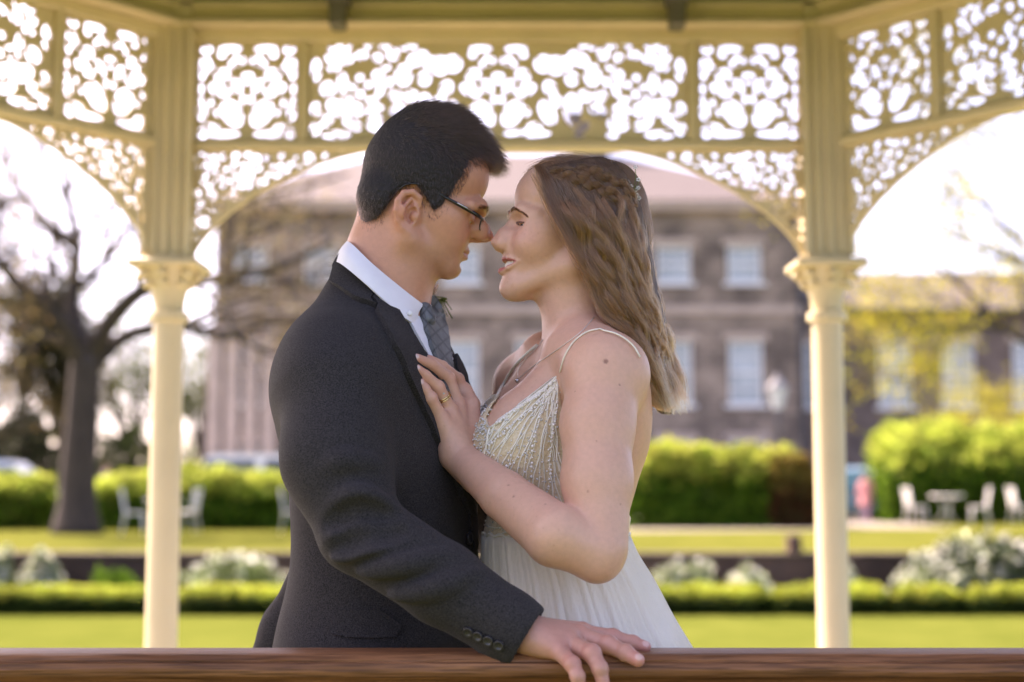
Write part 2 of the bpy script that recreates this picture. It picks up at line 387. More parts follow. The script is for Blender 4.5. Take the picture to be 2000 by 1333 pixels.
YEL = [(.44, .52, .08), (.54, .58, .12), (.3, .4, .06)]
M['core'] = mat('hedge_core', (.05, .075, .015), .9); M['bark'] = mat('bark', (.048, .036, .028), .9, .35, 9, .8, 14, stretch=(1, 1, .25)); M['twig'] = mat('twig', (.14, .1, .07), .85, .2, 30)
def hedge(x0, x1, y0, y1, z0, z1, n, size, label, cat='hedge', group=None, top=None, side=None, bulge=.12, seed=1, rnd=.25, name='clipped_hedge'):
    cx, cy = (x0+x1)/2, (y0+y1)/2; hx, hy, hz = (x1-x0)/2, (y1-y0)/2, z1-z0
    o = empty(name, (cx, cy, z0)); tag(o, label, cat, group); rnd = min(rnd, hy*.95, hz*.6)
    # superellipsoid shell sampled on top, front, back and ends
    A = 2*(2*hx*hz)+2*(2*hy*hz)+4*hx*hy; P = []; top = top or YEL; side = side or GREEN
    def surf(m):
        u = RNG.uniform(-1, 1, (m, 3)); wts = np.array([hy*hz, hy*hz, hx*hz, hx*hz, 2*hx*hy]); f = RNG.choice(5, m, p=wts/wts.sum())
        u[f == 0, 0] = -1; u[f == 1, 0] = 1; u[f == 2, 1] = -1; u[f == 3, 1] = 1; u[f == 4, 2] = 1
        return u
    u = surf(n); q = u.copy(); q[:, 2] = np.where(q[:, 2] > 0, q[:, 2], 0*q[:, 2]+q[:, 2])
    # round the upper edges
    r = np.maximum(np.abs(u[:, 0])*hx-(hx-rnd), 0)**2+np.maximum(np.abs(u[:, 1])*hy-(hy-rnd), 0)**2
    zz = (u[:, 2]+1)/2*hz; t = np.maximum(zz-(hz-rnd), 0)
    X = np.stack([u[:, 0]*hx, u[:, 1]*hy, zz], 1); d = np.sqrt(r+t**2)/rnd; pull = np.where((d > 1) & (t > 0), 1/np.maximum(d, 1e-6), 1.)
    X[:, 2] = np.where(t > 0, hz-rnd+t*pull, zz)
    for ax, h_ in ((0, hx), (1, hy)):
        e = np.maximum(np.abs(X[:, ax])-(h_-rnd), 0); X[:, ax] = np.where(t > 0, np.sign(X[:, ax])*(np.abs(X[:, ax])-e+e*pull), X[:, ax])
    nn = rough_noise(X, 2.2/max(.3, hz), seed)*bulge
    ctr = np.array([0, 0, hz*.5]); dr = X-np.stack([X[:, 0]*.85, 0*X[:, 1], 0*X[:, 2]+hz*.45], 1); dr /= np.linalg.norm(dr, axis=1)[:, None]+1e-6
    X = X+dr*(nn+.5*bulge*rough_noise(X, 7/max(.3, hz), seed+50)+RNG.normal(0, bulge*.4, n))[:, None]; X[:, 2] = np.maximum(X[:, 2], .01)
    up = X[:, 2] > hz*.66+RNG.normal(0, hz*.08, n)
    MB().box((0, 0, hz*.45), (2*hx-.2*hz, max(.1, 2*hy-.24*hz), hz*.86), bev=rnd*.8).build('light_block_core', M['core'], o)  # solid dark box added inside the hedge to block light
    link('leaves', leaves(X[~up], size, side), M['leaf'], o); link('sunlit_top_leaves', leaves(X[up], size, top), M['leaf'], o)  # sunlit tops put into the leaf colour: lighter above, darker on the sides
    return o
XX = lambda px, Y: (px-1000)/FPX*Y
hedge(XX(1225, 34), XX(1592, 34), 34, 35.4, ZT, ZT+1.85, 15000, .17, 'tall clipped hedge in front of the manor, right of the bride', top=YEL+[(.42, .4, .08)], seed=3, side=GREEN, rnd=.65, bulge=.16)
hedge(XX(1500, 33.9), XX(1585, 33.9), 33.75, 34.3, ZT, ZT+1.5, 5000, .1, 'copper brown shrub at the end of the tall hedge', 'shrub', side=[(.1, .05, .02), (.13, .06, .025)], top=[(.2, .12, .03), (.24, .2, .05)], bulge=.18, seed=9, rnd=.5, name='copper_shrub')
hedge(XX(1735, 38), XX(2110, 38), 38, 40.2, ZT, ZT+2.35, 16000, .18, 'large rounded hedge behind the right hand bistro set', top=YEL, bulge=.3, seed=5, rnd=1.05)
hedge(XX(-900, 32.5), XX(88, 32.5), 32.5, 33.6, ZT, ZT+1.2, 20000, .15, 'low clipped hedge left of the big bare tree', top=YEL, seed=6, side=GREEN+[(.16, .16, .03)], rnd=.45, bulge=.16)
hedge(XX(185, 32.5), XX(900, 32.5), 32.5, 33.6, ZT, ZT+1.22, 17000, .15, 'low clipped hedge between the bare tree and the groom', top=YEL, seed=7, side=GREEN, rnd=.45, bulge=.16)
for i, (a, b, lab) in enumerate(((-900, 330, 'low box edging left of the cream column'), (350, 640, 'low box edging behind the groom'), (1240, 1500, 'low box edging behind the bride\'s skirt'), (1508, 1735, 'low box edging behind the right cream column'), (1745, 1880, 'short low box edging below the white flowering bush at right'), (1888, 2200, 'low box edging running out at the right edge'))):
    hedge(XX(a, 20), XX(b, 20), 20, 20.6, ZL, ZL+.36, int(10+abs(b-a)*22), .06, lab, 'hedge', 'low box edging along the lawn', top=YEL+[(.3, .28, .02)], side=[(.02, .04, .008), (.035, .06, .01)], bulge=.05, seed=20+i, rnd=.2, name='box_edging')  # near-black side leaves: the shaded front is put into their colour
def bush(px0, px1, py0, py1, Y, label, zb, leafc, flower=None, n=2600, size=.07, cat='bush', name='flowering_bush', ff=.35, group=None, fs=.06, dy=None):
    a, b = at(px0, py1, Y), at(px1, py0, Y); cx = (a.x+b.x)/2; hx = (b.x-a.x)/2; hz = b.z-zb; hy = dy or max(.3, hx*.7)
    o = empty(name, (cx, Y, zb)); tag(o, label, cat, group)
    u = RNG.normal(size=(n, 3)); u /= np.linalg.norm(u, axis=1)[:, None]; r = RNG.uniform(.35, 1, n)**.5; lump = 1+.34*rough_noise(u, 3.6, int(abs(px0)))
    P = u*(r*lump)[:, None]*np.array([hx, hy, hz*.52])+np.array([0, 0, hz*.48]); P = P[P[:, 2] > 0]
    tb = MB()
    for k in range(9):
        e = u[k]*np.array([hx*.7, hy*.7, 0])+np.array([0, 0, hz*RNG.uniform(.5, .85)]); tb.tube([(0, 0, 0), (e[0]*.4, e[1]*.4, e[2]*.45), tuple(e)], [.02, .012, .005], 5)
    tb.build('stems', M['bark'], o, True); link('leaves', leaves(P, size, leafc), M['leaf'], o)
    if flower:
        m = int(n*ff); u = RNG.normal(size=(m, 3)); u[:, 2] = np.abs(u[:, 2])*1.2-.3; u /= np.linalg.norm(u, axis=1)[:, None]; lump = 1+.34*rough_noise(u, 3.6, int(abs(px0)))
        Q = u*lump[:, None]*np.array([hx, hy, hz*.53])*RNG.uniform(.9, 1.06, (m, 1))+np.array([0, 0, hz*.48]); Q = Q[Q[:, 2] > .05]
        link('blossom', leaves(Q, fs, flower), M['petal'], o)
    return o
WH = [(.75, .75, .62), (.8, .8, .72), (.6, .66, .42)]; SIL = [(.16, .22, .08), (.24, .3, .14), (.1, .16, .04)]
for a, b, c, d, lab in ((1275, 1388, 1102, 1160, 'pale leaved bush beside the bride\'s skirt under the brick wall'), (1428, 1497, 1108, 1160, 'small white flowering bush left of the right column'), (1640, 1668, 1112, 1160, 'tiny white flowering bush peeping out right of the column'), (1752, 1885, 1092, 1160, 'white flowering bush at right under the brick wall'), (1888, 2000, 1080, 1160, 'tall pale bush at the right edge under the brick wall'), (52, 118, 1084, 1160, 'small white flowering bush at far left under the brick wall'), (362, 545, 1084, 1165, 'wide white flowering bush behind the groom\'s back'), (-40, 22, 1075, 1160, 'bush cut by the left edge under the brick wall'), (175, 275, 1110, 1160, 'low green plant clump left of the cream column')):
    bush(a, b, c, d, 21.1, lab, ZL, SIL if 'green' not in lab else GREEN, None if 'green' in lab else WH, 2400, .07, ff=.06, fs=.13, group='bushes in the bed below the wall')
bush(1800, 2080, 1052, 1130, 21.5, 'dark evergreen bush with white blossom on top at the right edge', ZL, [(.015, .03, .012), (.025, .045, .015)], WH, 6000, .08, ff=.035, fs=.16)

# ---------------------------------------------------------------- trees
def limb(mb, path, r0, r1, tips, depth=0, spread=1., kids=4, rng=random, twig=None, minr=.006):
    """a main limb along a path, with side branches that fork again"""
    pts = spline([tuple(p) for p in path], max(6, 4*len(path))); n = len(pts); rad = [r0+(r1-r0)*(i/(n-1))**.8 for i in range(n)]
    mb.tube(pts, rad, 8 if r0 > .05 else 5)
    L = np.linalg.norm(np.diff(pts, axis=0), axis=1).sum()
    if depth <= 0:
        tips += [tuple(p) for p in pts[n//3:]]; return
    for k in range(kids):
        t = rng.uniform(.25, .98); i = min(n-2, int(t*(n-1))); base = Vector(pts[i]); d = (Vector(pts[i+1])-base).normalized()
        side = Vector((rng.gauss(0, 1), rng.gauss(0, .8), rng.gauss(.25, .8))); side = (side-d*side.dot(d)).normalized()
        dr = (d*rng.uniform(.4, 1)+side*rng.uniform(.5, 1.1)*spread).normalized(); l = L*rng.uniform(.3, .6)
        e1 = base+dr*l*.5+Vector((0, 0, rng.uniform(-.05, .1)*l)); e2 = base+dr*l+Vector((rng.gauss(0, .12)*l, rng.gauss(0, .12)*l, rng.uniform(-.1, .22)*l))
        limb(mb, [base, e1, e2], max(minr, rad[i]*.55), max(minr*.6, rad[i]*.16), tips, depth-1, spread, kids, rng, minr=minr)
def tree_from(name, label, base, trunk, limbs, r, leafc, nleaf, size, seed, depth=2, kids=4, jit=.25, group=None, minr=.008):
    rng = random.Random(seed); o = empty(name, base); tag(o, label, 'tree', group); B = Vector(base); rel = lambda P: [Vector(p)-B for p in P]
    tm = MB(); tp = rel(trunk); pts = spline([tuple(p) for p in tp], 14)
    tm.tube(pts, [r*(1.45-.45*min(1, i/2.5))*(1-.22*i/13) for i in range(14)], 14); tm.build('trunk', M['bark'], o, True)
    tips = []; bm_ = MB()
    for path, r0, r1 in limbs: limb(bm_, rel(path), r0, r1, tips, depth, 1., kids, rng, minr=minr)
    bm_.build('branches', M['bark'], o, True)
    if nleaf:
        T = np.array(tips); P = T[RNG.integers(0, len(T), nleaf)]+RNG.normal(0, jit, (nleaf, 3)); link('crown', leaves(P, size, leafc), M['leaf'], o)
    return o
b0 = ground_at(150, 1043, ZT); Yt = b0.y
A = lambda px, py, dy=0: at(px, py, Yt+dy)
BUD = [(.26, .2, .1), (.22, .15, .07), (.3, .26, .1)]
tree_from('bare_tree', 'big bare tree with spreading limbs on the left lawn', tuple(b0), [b0-Vector((0, 0, .1)), A(152, 950), A(160, 830), A(168, 690)],
    [([A(165, 715), A(120, 630, -.5), A(40, 560, -1), A(-60, 440, -1.5)], .26, .08), ([A(168, 700), A(140, 600, .3), A(150, 480, .6), A(128, 360, .8), A(120, 260, 1)], .22, .05),
     ([A(170, 700), A(230, 610, -.3), A(275, 570, -.6), A(420, 545, -1), A(560, 515, -1.5), A(650, 470, -2)], .24, .05), ([A(175, 720), A(250, 655, .4), A(350, 640, .8), A(450, 655, 1), A(520, 630, 1.2), A(640, 640, 1.5)], .2, .05),
     ([A(150, 480, .6), A(60, 400, .2), A(20, 330, 0), A(0, 250, 0)], .1, .03), ([A(160, 560, .4), A(230, 480, .8), A(300, 380, 1), A(380, 330, 1)], .12, .03), ([A(420, 545, -1), A(470, 480, -1), A(560, 430, -1.2)], .07, .025), ([A(-20, 480, -1.3), A(0, 420, -1), A(-30, 330, -1)], .1, .03), ([A(275, 570, -.6), A(380, 480, -.8), A(470, 400, -1), A(580, 370, -1.2), A(680, 340, -1.4)], .09, .03), ([A(450, 655, 1), A(560, 700, 1.1), A(680, 690, 1.3)], .06, .02), ([A(165, 700), A(90, 660, -.6), A(20, 640, -1), A(-50, 600, -1.2)], .14, .04), ([A(500, 530, -1.3), A(600, 560, -1.4), A(720, 540, -1.6)], .05, .02)],
    .40, BUD, 7500, .09, 4, depth=2, kids=6, jit=.32, minr=.018)
YG = [(.42, .4, .03), (.5, .45, .05), (.34, .36, .03), (.55, .46, .06)]
b1 = Vector((XX(2170, 26), 26, ZT)); B_ = lambda px, py, dy=0: at(px, py, 26+dy)
tree_from('spring_tree', 'tree with fresh yellow green leaves at the right edge', tuple(b1), [b1-Vector((0, 0, .1)), B_(2165, 900), B_(2150, 740)],
    [([B_(2150, 760), B_(2050, 690, -.3), B_(1960, 640, -.6), B_(1880, 560, -.8), B_(1800, 500, -1)], .12, .02), ([B_(2150, 740), B_(2080, 600), B_(1990, 470, .3), B_(1900, 380, .5), B_(1840, 310, .6)], .12, .02),
     ([B_(2150, 740), B_(2110, 560), B_(2050, 380), B_(1980, 200), B_(1950, 80)], .12, .02), ([B_(1960, 640, -.6), B_(1850, 640, -.9), B_(1760, 660, -1), B_(1700, 690, -1)], .06, .015), ([B_(2020, 520), B_(1900, 480, -.4), B_(1780, 430, -.6), B_(1720, 420, -.8)], .05, .012)],
    .2, YG, 7000, .085, 11, depth=2, kids=5, jit=.3, minr=.01)
bush(1785, 2060, 742, 900, 41, 'yellow forsythia shrub rising behind the rounded hedge', ZT, YG, [(.62, .55, .05), (.5, .48, .05)], 2600, .11, name='forsythia', cat='shrub', fs=.1, ff=.6)
def wild_tree(px, pyt, Y, wpx, label, leafc, nleaf, size, seed, group='trees beyond the car park', name='distant_tree', bare=False):
    b = Vector((XX(px, Y), Y, ZT)); t = at(px, pyt, Y); H = t.z-ZT; wd = wpx*S(Y)/2; rg = random.Random(seed); limbs = []
    for k in range(9):
        a = k*2.4+rg.random(); rr = wd*rg.uniform(.5, 1); z = H*rg.uniform(.55, 1)
        limbs.append(([b+Vector((0, 0, H*rg.uniform(.2, .4))), b+Vector((math.cos(a)*rr*.5, math.sin(a)*rr*.5, z*.7)), b+Vector((math.cos(a)*rr, math.sin(a)*rr, z))], .1, .02))
    limbs.append(([b+Vector((0, 0, H*.3)), b+Vector((wd*.05, 0, H*.7)), b+Vector((0, 0, H))], .14, .02))
    return tree_from(name, label, tuple(b), [b-Vector((0, 0, .1)), b+Vector((.05, 0, H*.2)), b+Vector((0, 0, H*.42))], limbs, .22, leafc, nleaf, size, seed, depth=1, kids=4, jit=wd*.16, group=group, minr=.012)
DK = [(.03, .045, .02), (.05, .06, .03), (.07, .06, .04)]; MID = [(.1, .14, .05), (.14, .17, .06), (.07, .1, .04)]
wild_tree(45, 430, 55, 210, 'dark evergreen tree behind the parked car at far left', DK, 9000, .25, 31)
wild_tree(-90, 560, 52, 220, 'brownish leafless tree at the left edge', BUD+DK, 5000, .16, 32)
wild_tree(255, 620, 60, 200, 'pale green tree behind the left cream column', MID+[(.24, .28, .12)], 3600, .2, 33)
wild_tree(395, 690, 62, 120, 'small pale green tree between the column and the manor', MID+[(.3, .32, .16)], 2200, .2, 34)
wild_tree(120, 640, 58, 170, 'grey brown tree behind the big bare tree', DK+BUD, 5000, .2, 35)
bush(-60, 120, 800, 960, 50, 'dark shrub behind the parked car at far left', ZT, DK, None, 4200, .2, name='dark_shrub', cat='shrub')
bush(185, 300, 830, 960, 54, 'mixed green shrub behind the low left hedge', ZT, MID, None, 2600, .2, name='green_shrub', cat='shrub')
fw = RNG.uniform(size=(9000, 3)); fwx = -150+300*fw[:, 0]; fwP = np.stack([fwx, 135+14*fw[:, 1], ZT+fw[:, 2]**.7*(5+1.6*np.sin(fwx*.21)+1.2*np.sin(fwx*.53+1))], 1)
tag(link('distant_wood', leaves(fwP, 1.3, DK+MID), M['leaf']), 'far belt of trees along the horizon', 'trees', kind='stuff')
# a garden wall with pink stone between tree and manor
M['pinkwall'] = brick_mat('pink_stone', (.42, .29, .23), (.36, .25, .2), (.4, .33, .28), 2.)
gwall = MB().box((XX(310, 51), 51, ZT+.6), (4.6, .3, 1.2)).build('garden_wall', M['pinkwall']); tag(gwall, 'low pinkish garden wall behind the left cream column', 'wall')

# ---------------------------------------------------------------- manor
M['ashlar'] = brick_mat('manor_stone', (.29, .235, .19), (.17, .135, .11), (.31, .26, .22), 1.3)
M['ashlar2'] = brick_mat('wing_stone', (.2, .15, .13), (.15, .115, .1), (.22, .19, .17), 1.6)
M['trim'] = mat('stone_trim', (.46, .37, .31), .85, .15, 3, .2); M['slate'] = mat('roof_slate', (.11, .09, .088), .8, .2, 4, .3, stretch=(1, 1, 4))
M['white'] = mat('white_paint', (.78, .78, .77), .4, .04, 6); M['glass'] = mat('window_glass', (.35, .4, .42), .08, .25, .7, spec=.8); M['pipe'] = mat('drain_pipe', (.05, .05, .055), .5, .2, 8)
def facade(mb, x0, x1, z0, z1, ops, y, dep=.22):
    xs = sorted({x0, x1, *[o[0] for o in ops], *[o[1] for o in ops]}); zs = sorted({z0, z1, *[o[2] for o in ops], *[o[3] for o in ops]})
    for i in range(len(xs)-1):
        for j in range(len(zs)-1):
            cx, cz = (xs[i]+xs[i+1])/2, (zs[j]+zs[j+1])/2
            if any(o[0] < cx < o[1] and o[2] < cz < o[3] for o in ops): continue
            mb.add([(xs[i], y, zs[j]), (xs[i+1], y, zs[j]), (xs[i+1], y, zs[j+1]), (xs[i], y, zs[j+1])], [(0, 1, 2, 3)])
    for a, b, c, d in ops:
        mb.add([(a, y, c), (b, y, c), (b, y, d), (a, y, d), (a, y+dep, c), (b, y+dep, c), (b, y+dep, d), (a, y+dep, d)], [(0, 1, 5, 4), (1, 2, 6, 5), (2, 3, 7, 6), (3, 0, 4, 7)])
def sash(parent, a, b, c, d, y, nx=3, nz=4):
    mb = MB(); t = .09; yy = y+.14
    mb.box(((a+b)/2, yy, c+t/2), (b-a, .1, t)); mb.box(((a+b)/2, yy, d-t/2), (b-a, .1, t)); mb.box((a+t/2, yy, (c+d)/2), (t, .1, d-c-2*t)); mb.box((b-t/2, yy, (c+d)/2), (t, .1, d-c-2*t))
    mb.box(((a+b)/2, yy-.005, (c+d)/2), (b-a-2*t, .09, .07))
    fr = mb.build('window', M['white'], parent)
    gb = MB()
    for i in range(1, nx): gb.box((a+(b-a)*i/nx, yy+.005, (c+d)/2), (.035, .05, d-c-2*t))
    for j in range(1, nz):
        if j*2 != nz: gb.box(((a+b)/2, yy+.008, c+(d-c)*j/nz), (b-a-2*t, .045, .035))
    gb.build('glazing_bar', M['white'], fr)
    for k in range(2):
        z0, z1 = (c+t, (c+d)/2-.035) if k == 0 else ((c+d)/2+.035, d-t)
        MB().box(((a+b)/2, yy+.045, (z0+z1)/2), (b-a-2*t, .012, z1-z0)).build('pane', M['glass'], fr)
    MB().box(((a+b)/2, y+.04, c-.06), (b-a+.3, .28, .12)).build('sill', M['white'], fr)
    MB().box(((a+b)/2, y+.09, d+.13), (b-a+.4, .24, .26)).build('lintel', M['trim'], fr)
YB = 50.; man = empty('manor_house', (0, 0, 0)); man.location = (XX(1000, YB), YB, ZT); tag(man, 'large brown stone manor house with hipped slate roof and white sash windows', 'house')
zl = lambda py, Y=YB: zpx(py, Y)-ZT
xl = lambda px, Y=YB: XX(px, Y)*1.03
ops = []
for px in (500, 635, 770, 905, 1040, 1175, 1310, 1445):
    for a, b in ((480, 552), (665, 790)): ops.append((xl(px)-.6, xl(px)+.6, zl(b), zl(a)))
    ops.append((xl(px)-.6, xl(px)+.6, zl(960), zl(860)))
mb = MB(); X0, X1, ZE = xl(432), xl(1556), zl(412)
facade(mb, X0, X1, 0, ZE, ops, 0); mb.add([(X0, 0, 0), (X0, 12, 0), (X0, 12, ZE), (X0, 0, ZE), (X1, 0, 0), (X1, 12, 0), (X1, 12, ZE), (X1, 0, ZE)], [(0, 1, 2, 3), (4, 7, 6, 5), (1, 5, 6, 2)])
mb.add([(X0+.3, .6, 0), (X1-.3, .6, 0), (X1-.3, .6, ZE), (X0+.3, .6, ZE)], [(0, 1, 2, 3)]); mb.build('wall', M['ashlar'], man)
for o in ops: sash(man, *o, 0)
MB().box(((X0+X1)/2, .0, zl(606)), (X1-X0+.2, .2, .28)).build('string_course', M['trim'], man)
MB().box(((X0+X1)/2, -.05, ZE+.12), (X1-X0+.9, .7, .3)).build('cornice', M['trim'], man)
R0, R1, zr = xl(720), xl(1225), zl(292)
rf = MB().add([(X0-.5, -.5, ZE+.28), (X1+.5, -.5, ZE+.28), (X1+.5, 12.5, ZE+.28), (X0-.5, 12.5, ZE+.28), (R0, 6, zr+1.2), (R1, 6, zr+1.2)], [(0, 1, 5, 4), (2, 3, 4, 5), (1, 2, 5), (3, 0, 4), (3, 2, 1, 0)]).build('roof', M['slate'], man)
for px in (760, 1165): MB().box((xl(px), 6, zr+1.6), (1.6, .9, 2.2), bev=.05).box((xl(px), 6, zr+2.75), (1.8, 1.1, .2)).build('chimney', M['ashlar'], rf)
for px in (436, 470, 505, 540): MB().box((xl(px), -.12, zl(775)), (.5, .26, zl(640)-0*1-zl(910)), bev=.03).build('pilaster', M['trim'], man)
MB().tube([(xl(1549), -.08, 0), (xl(1549), -.08, ZE)], .09, 8).build('downpipe', M['pipe'], man)
YW = 53.; wg = empty('manor_wing', (0, YW, ZT)); tag(wg, 'lower brown wing of the manor with pale roof at right', 'house')
X2, X3, ZW = XX(1558, YW)*1.03+.3, XX(2350, YW), zl(605, YW); ops = []
for px in (1588, 1728, 1850, 1985, 2120): ops.append((xl(px, YW)-.62, xl(px, YW)+.62, zl(795, YW), zl(668, YW)))
mb = MB(); facade(mb, X2, X3, 0, ZW, ops, 0); mb.add([(X2, 0, 0), (X2, 9, 0), (X2, 9, ZW), (X2, 0, ZW), (X3, 0, 0), (X3, 9, 0), (X3, 9, ZW), (X3, 0, ZW)], [(0, 1, 2, 3), (4, 7, 6, 5), (1, 5, 6, 2)])
mb.add([(X2, .6, 0), (X3, .6, 0), (X3, .6, ZW), (X2, .6, ZW)], [(0, 1, 2, 3)]); mb.build('wall', M['ashlar2'], wg)
for o in ops: sash(wg, *o, 0)
zr2 = zl(530, YW)+.6
MB().add([(X2, -.4, ZW), (X3, -.4, ZW), (X3, 9.4, ZW), (X2, 9.4, ZW), (X2, 4.5, zr2), (X3, 4.5, zr2)], [(0, 1, 5, 4), (2, 3, 4, 5), (1, 2, 5), (3, 0, 4), (3, 2, 1, 0)]).build('roof', M['slate'], wg)
MB().box(((X2+X3)/2, -.42, ZW-.08), (X3-X2, .14, .16)).build('gutter', M['pipe'], wg)

# ---------------------------------------------------------------- lamp post
lp = empty('lamp_post', tuple(ground_at(1523, 1012, ZT).xy)+(ZT,)); Yl = lp.location.y; lz = lambda py: zpx(py, Yl)-ZT
tag(lp, 'Victorian lamp post with glass lantern in front of the manor', 'lamp post')
M['iron'] = mat('black_iron', (.06, .06, .065), .45, .2, 9); M['lampglass'] = mat('lamp_glass', (.55, .58, .58), .15, spec=.6)
zt = lz(800)
MB().lathe((0, 0, 0), [(.16, 0), (.16, .5), (.1, .6), (.07, .8), (.055, zt-.4), (.09, zt-.35), (.06, zt-.28), (.05, zt)], 12).build('post', M['iron'], lp, True, auto=40)
MB().lathe((0, 0, zt), [(.15, .0), (.3, .62)], 6).build('lantern_glass', M['lampglass'], lp)
MB().lathe((0, 0, zt+.62), [(.34, .0), (.34, .04), (.22, .2), (.12, .3), (.14, .36), (.03, .42), (.02, .5)], 6).build('lantern_cap', mat('grey_lead', (.25, .25, .26), .75, .1, 20), lp)
# ---------------------------------------------------------------- bistro furniture
M['cream'] = mat('white_enamel', (.8, .79, .74), .45, .05, 12)
def chair(px, py, face, label):
    g_ = ground_at(px, py, ZT); o = empty('bistro_chair', tuple(g_), face); tag(o, label, 'chair', 'white garden chairs')
    st = MB(); st.box((0, 0, .45), (.42, .4, .03), bev=.01); st.build('seat', M['cream'], o)
    for sy in (-1, 1):
        MB().tube([(.2, sy*.19, 0), (.17, sy*.17, .44)], .016, 6).build('leg', M['cream'], o, True); MB().tube([(-.26, sy*.18, 0), (-.18, sy*.17, .44), (-.27, sy*.17, .95)], .016, 6).build('leg', M['cream'], o, True)
    for k in range(5): MB().box((-.2-.013*k-.0, 0, .56+.085*k), (.02, .35, .055)).build('back_slat', M['cream'], o)
    return o
def table(px, py, label, r=.36):
    g_ = ground_at(px, py, ZT); o = empty('bistro_table', tuple(g_)); tag(o, label, 'table', 'white garden tables')
    MB().lathe((0, 0, .7), [(r, 0), (r+.01, .01), (r+.01, .03), (r, .04)], 24).build('table_top', M['cream'], o)
    for k in range(3):
        a = 2.1*k+.4; MB().tube([(math.cos(a)*.3, math.sin(a)*.3, 0), (math.cos(a)*.08, math.sin(a)*.08, .36), (math.cos(a)*.22, math.sin(a)*.22, .7)], .016, 6).build('leg', M['cream'], o, True)
    return o
chair(1790, 1026, 0.15, 'white garden chair left of the bistro table at right'); chair(1913, 1026, math.pi-.2, 'white garden chair right of the bistro table at right'); chair(1995, 1026, .1, 'white garden chair cut by the right edge'); table(1850, 1024, 'round white bistro table before the rounded hedge', .42)
chair(262, 1046, .2, 'white garden chair left of the left cream column'); chair(362, 1042, math.pi-.15, 'white garden chair right of the left cream column'); chair(572, 1042, .15, 'white garden chair beside the groom\'s back'); table(318, 1048, 'white bistro table behind the left cream column')
# ---------------------------------------------------------------- cars
M['tyre'] = mat('tyre', (.02, .02, .02), .8); M['cglass'] = mat('car_glass', (.06, .08, .1), .05, spec=.9)
def car(px, Y, paint, label, face=0, L=4.3, H=1.5, van=False):
    o = empty('parked_car', (XX(px, Y), Y, ZT), face); tag(o, label, 'car', 'cars in the car park'); h = H; w_ = .86
    low = [(-L/2, .35), (-L/2+.05, .75), (-L/2+.2, .88), (L/2-1.1, .92), (L/2-.1, .74), (L/2, .5), (L/2-.02, .3), (-L/2+.05, .28)]
    cab = [(-L/2+.12, .89), (-L/2+.4, h-.12), (-L/2+.8, h), (L*.05, h), (L*.12, h-.06), (L*.3, .9)] if not van else [(-L/2+.02, .89), (-L/2+.08, h-.1), (-L/2+.3, h), (L*.22, h), (L*.28, h-.08), (L*.4, .92)]
    def body(poly, wb, wt, name, m, par, zt=None):
        n = len(poly); V = []; zs = [p[1] for p in poly]; a, b = min(zs), max(zs)
        for sgn in (-1, 1):
            for x, z in poly: V.append((x, sgn*(wb+(wt-wb)*(z-a)/(b-a)), z))
        return MB().add(V, [tuple(range(n)), tuple(range(2*n-1, n-1, -1))]+[(i, i+n, (i+1) % n+n, (i+1) % n) for i in range(n)]).build(name, m, par)
    bo = body(low, w_, w_-.03, 'body', paint, o); body(cab, w_-.06, w_-.22, 'cabin', paint, o)
    x0, x1 = cab[1][0], cab[-2][0]; zm = (.93+h-.14)/2
    for sgn in (-1, 1):
        for a, b in ((x0+.16, (x0+x1)/2-.05), ((x0+x1)/2+.05, x1+.12)):
            MB().add([(a, sgn*(w_-.075), .98), (b, sgn*(w_-.075), .98), (b-.1, sgn*(w_-.185), h-.16), (a+.08, sgn*(w_-.185), h-.16)], [(0, 1, 2, 3)]).build('window', M['cglass'], o)
        for x in (-L*.3, L*.31):
            wh = MB().tube([(x, sgn*(w_-.14), .32), (x, sgn*(w_+.02), .32)], .32, 20).build('wheel', M['tyre'], o); MB().tube([(x, sgn*(w_+.0), .32), (x, sgn*(w_+.035), .32)], .2, 12).build('rim', M['white'], wh)
        MB().box((L/2-.08, sgn*.6, .66), (.12, .34, .14), bev=.03).build('headlight', M['lampglass'], o)
    return o
paint = lambda n, c: mat(n, c, .25, coat=.8)
car(10, 43, paint('silver_blue_paint', (.6, .66, .75)), 'pale silver car behind the hedge at far left', .05, 4.2, 1.72)
car(492, 42, paint('white_paint_car', (.8, .8, .8)), 'white van like car behind the hedge by the groom', math.pi-.05, 4.2, 1.88, True)
car(1640, 41.5, paint('teal_paint', (.05, .14, .17)), 'dark teal car mostly behind the right cream column', math.pi/2-.15, 4.2, 1.5)
car(1722, 43.5, paint('pale_paint', (.7, .72, .74)), 'pale car behind the walker in pink', math.pi/2, 4.2, 1.55)
# ================================================================== bandstand
M['paint'] = mat('cream_paint', (.66, .56, .34), .5, .06, 5, .08, 30); M['paint_dk'] = mat('weathered_iron', (.13, .12, .09), .6, .2, 10); M['paint_grn'] = mat('grey_green_paint', (.42, .42, .26), .55, .06, 6)
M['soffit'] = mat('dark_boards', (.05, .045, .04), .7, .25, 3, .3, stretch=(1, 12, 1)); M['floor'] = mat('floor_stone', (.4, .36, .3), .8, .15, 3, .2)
bs = empty('bandstand', (0, 0, 0)); tag(bs, 'cream painted cast iron bandstand with lacework friezes and slim columns', 'bandstand')
Y0 = 4.4; XL, XR = at(322, 950, Y0).x, at(1622, 950, Y0).x; W = XR-XL; AL = math.radians(48)
NL = (XL-W*math.cos(AL), Y0-W*math.sin(AL)); NR = (XR+W*math.cos(AL), Y0-W*math.sin(AL)); YF = 1.855
RING = [(NL[0], YF), NL, (XL, Y0), (XR, Y0), NR, (NR[0], YF)]
sc0 = (Y0*cp+1.0*sp_)/FPX; zq = lambda py: zpx(py, Y0)
zcap, zast, zrb, zr0, zr1, zt0, ztop = zq(512), zq(612), zq(296), zq(277), zq(85), zq(62), zq(-2)
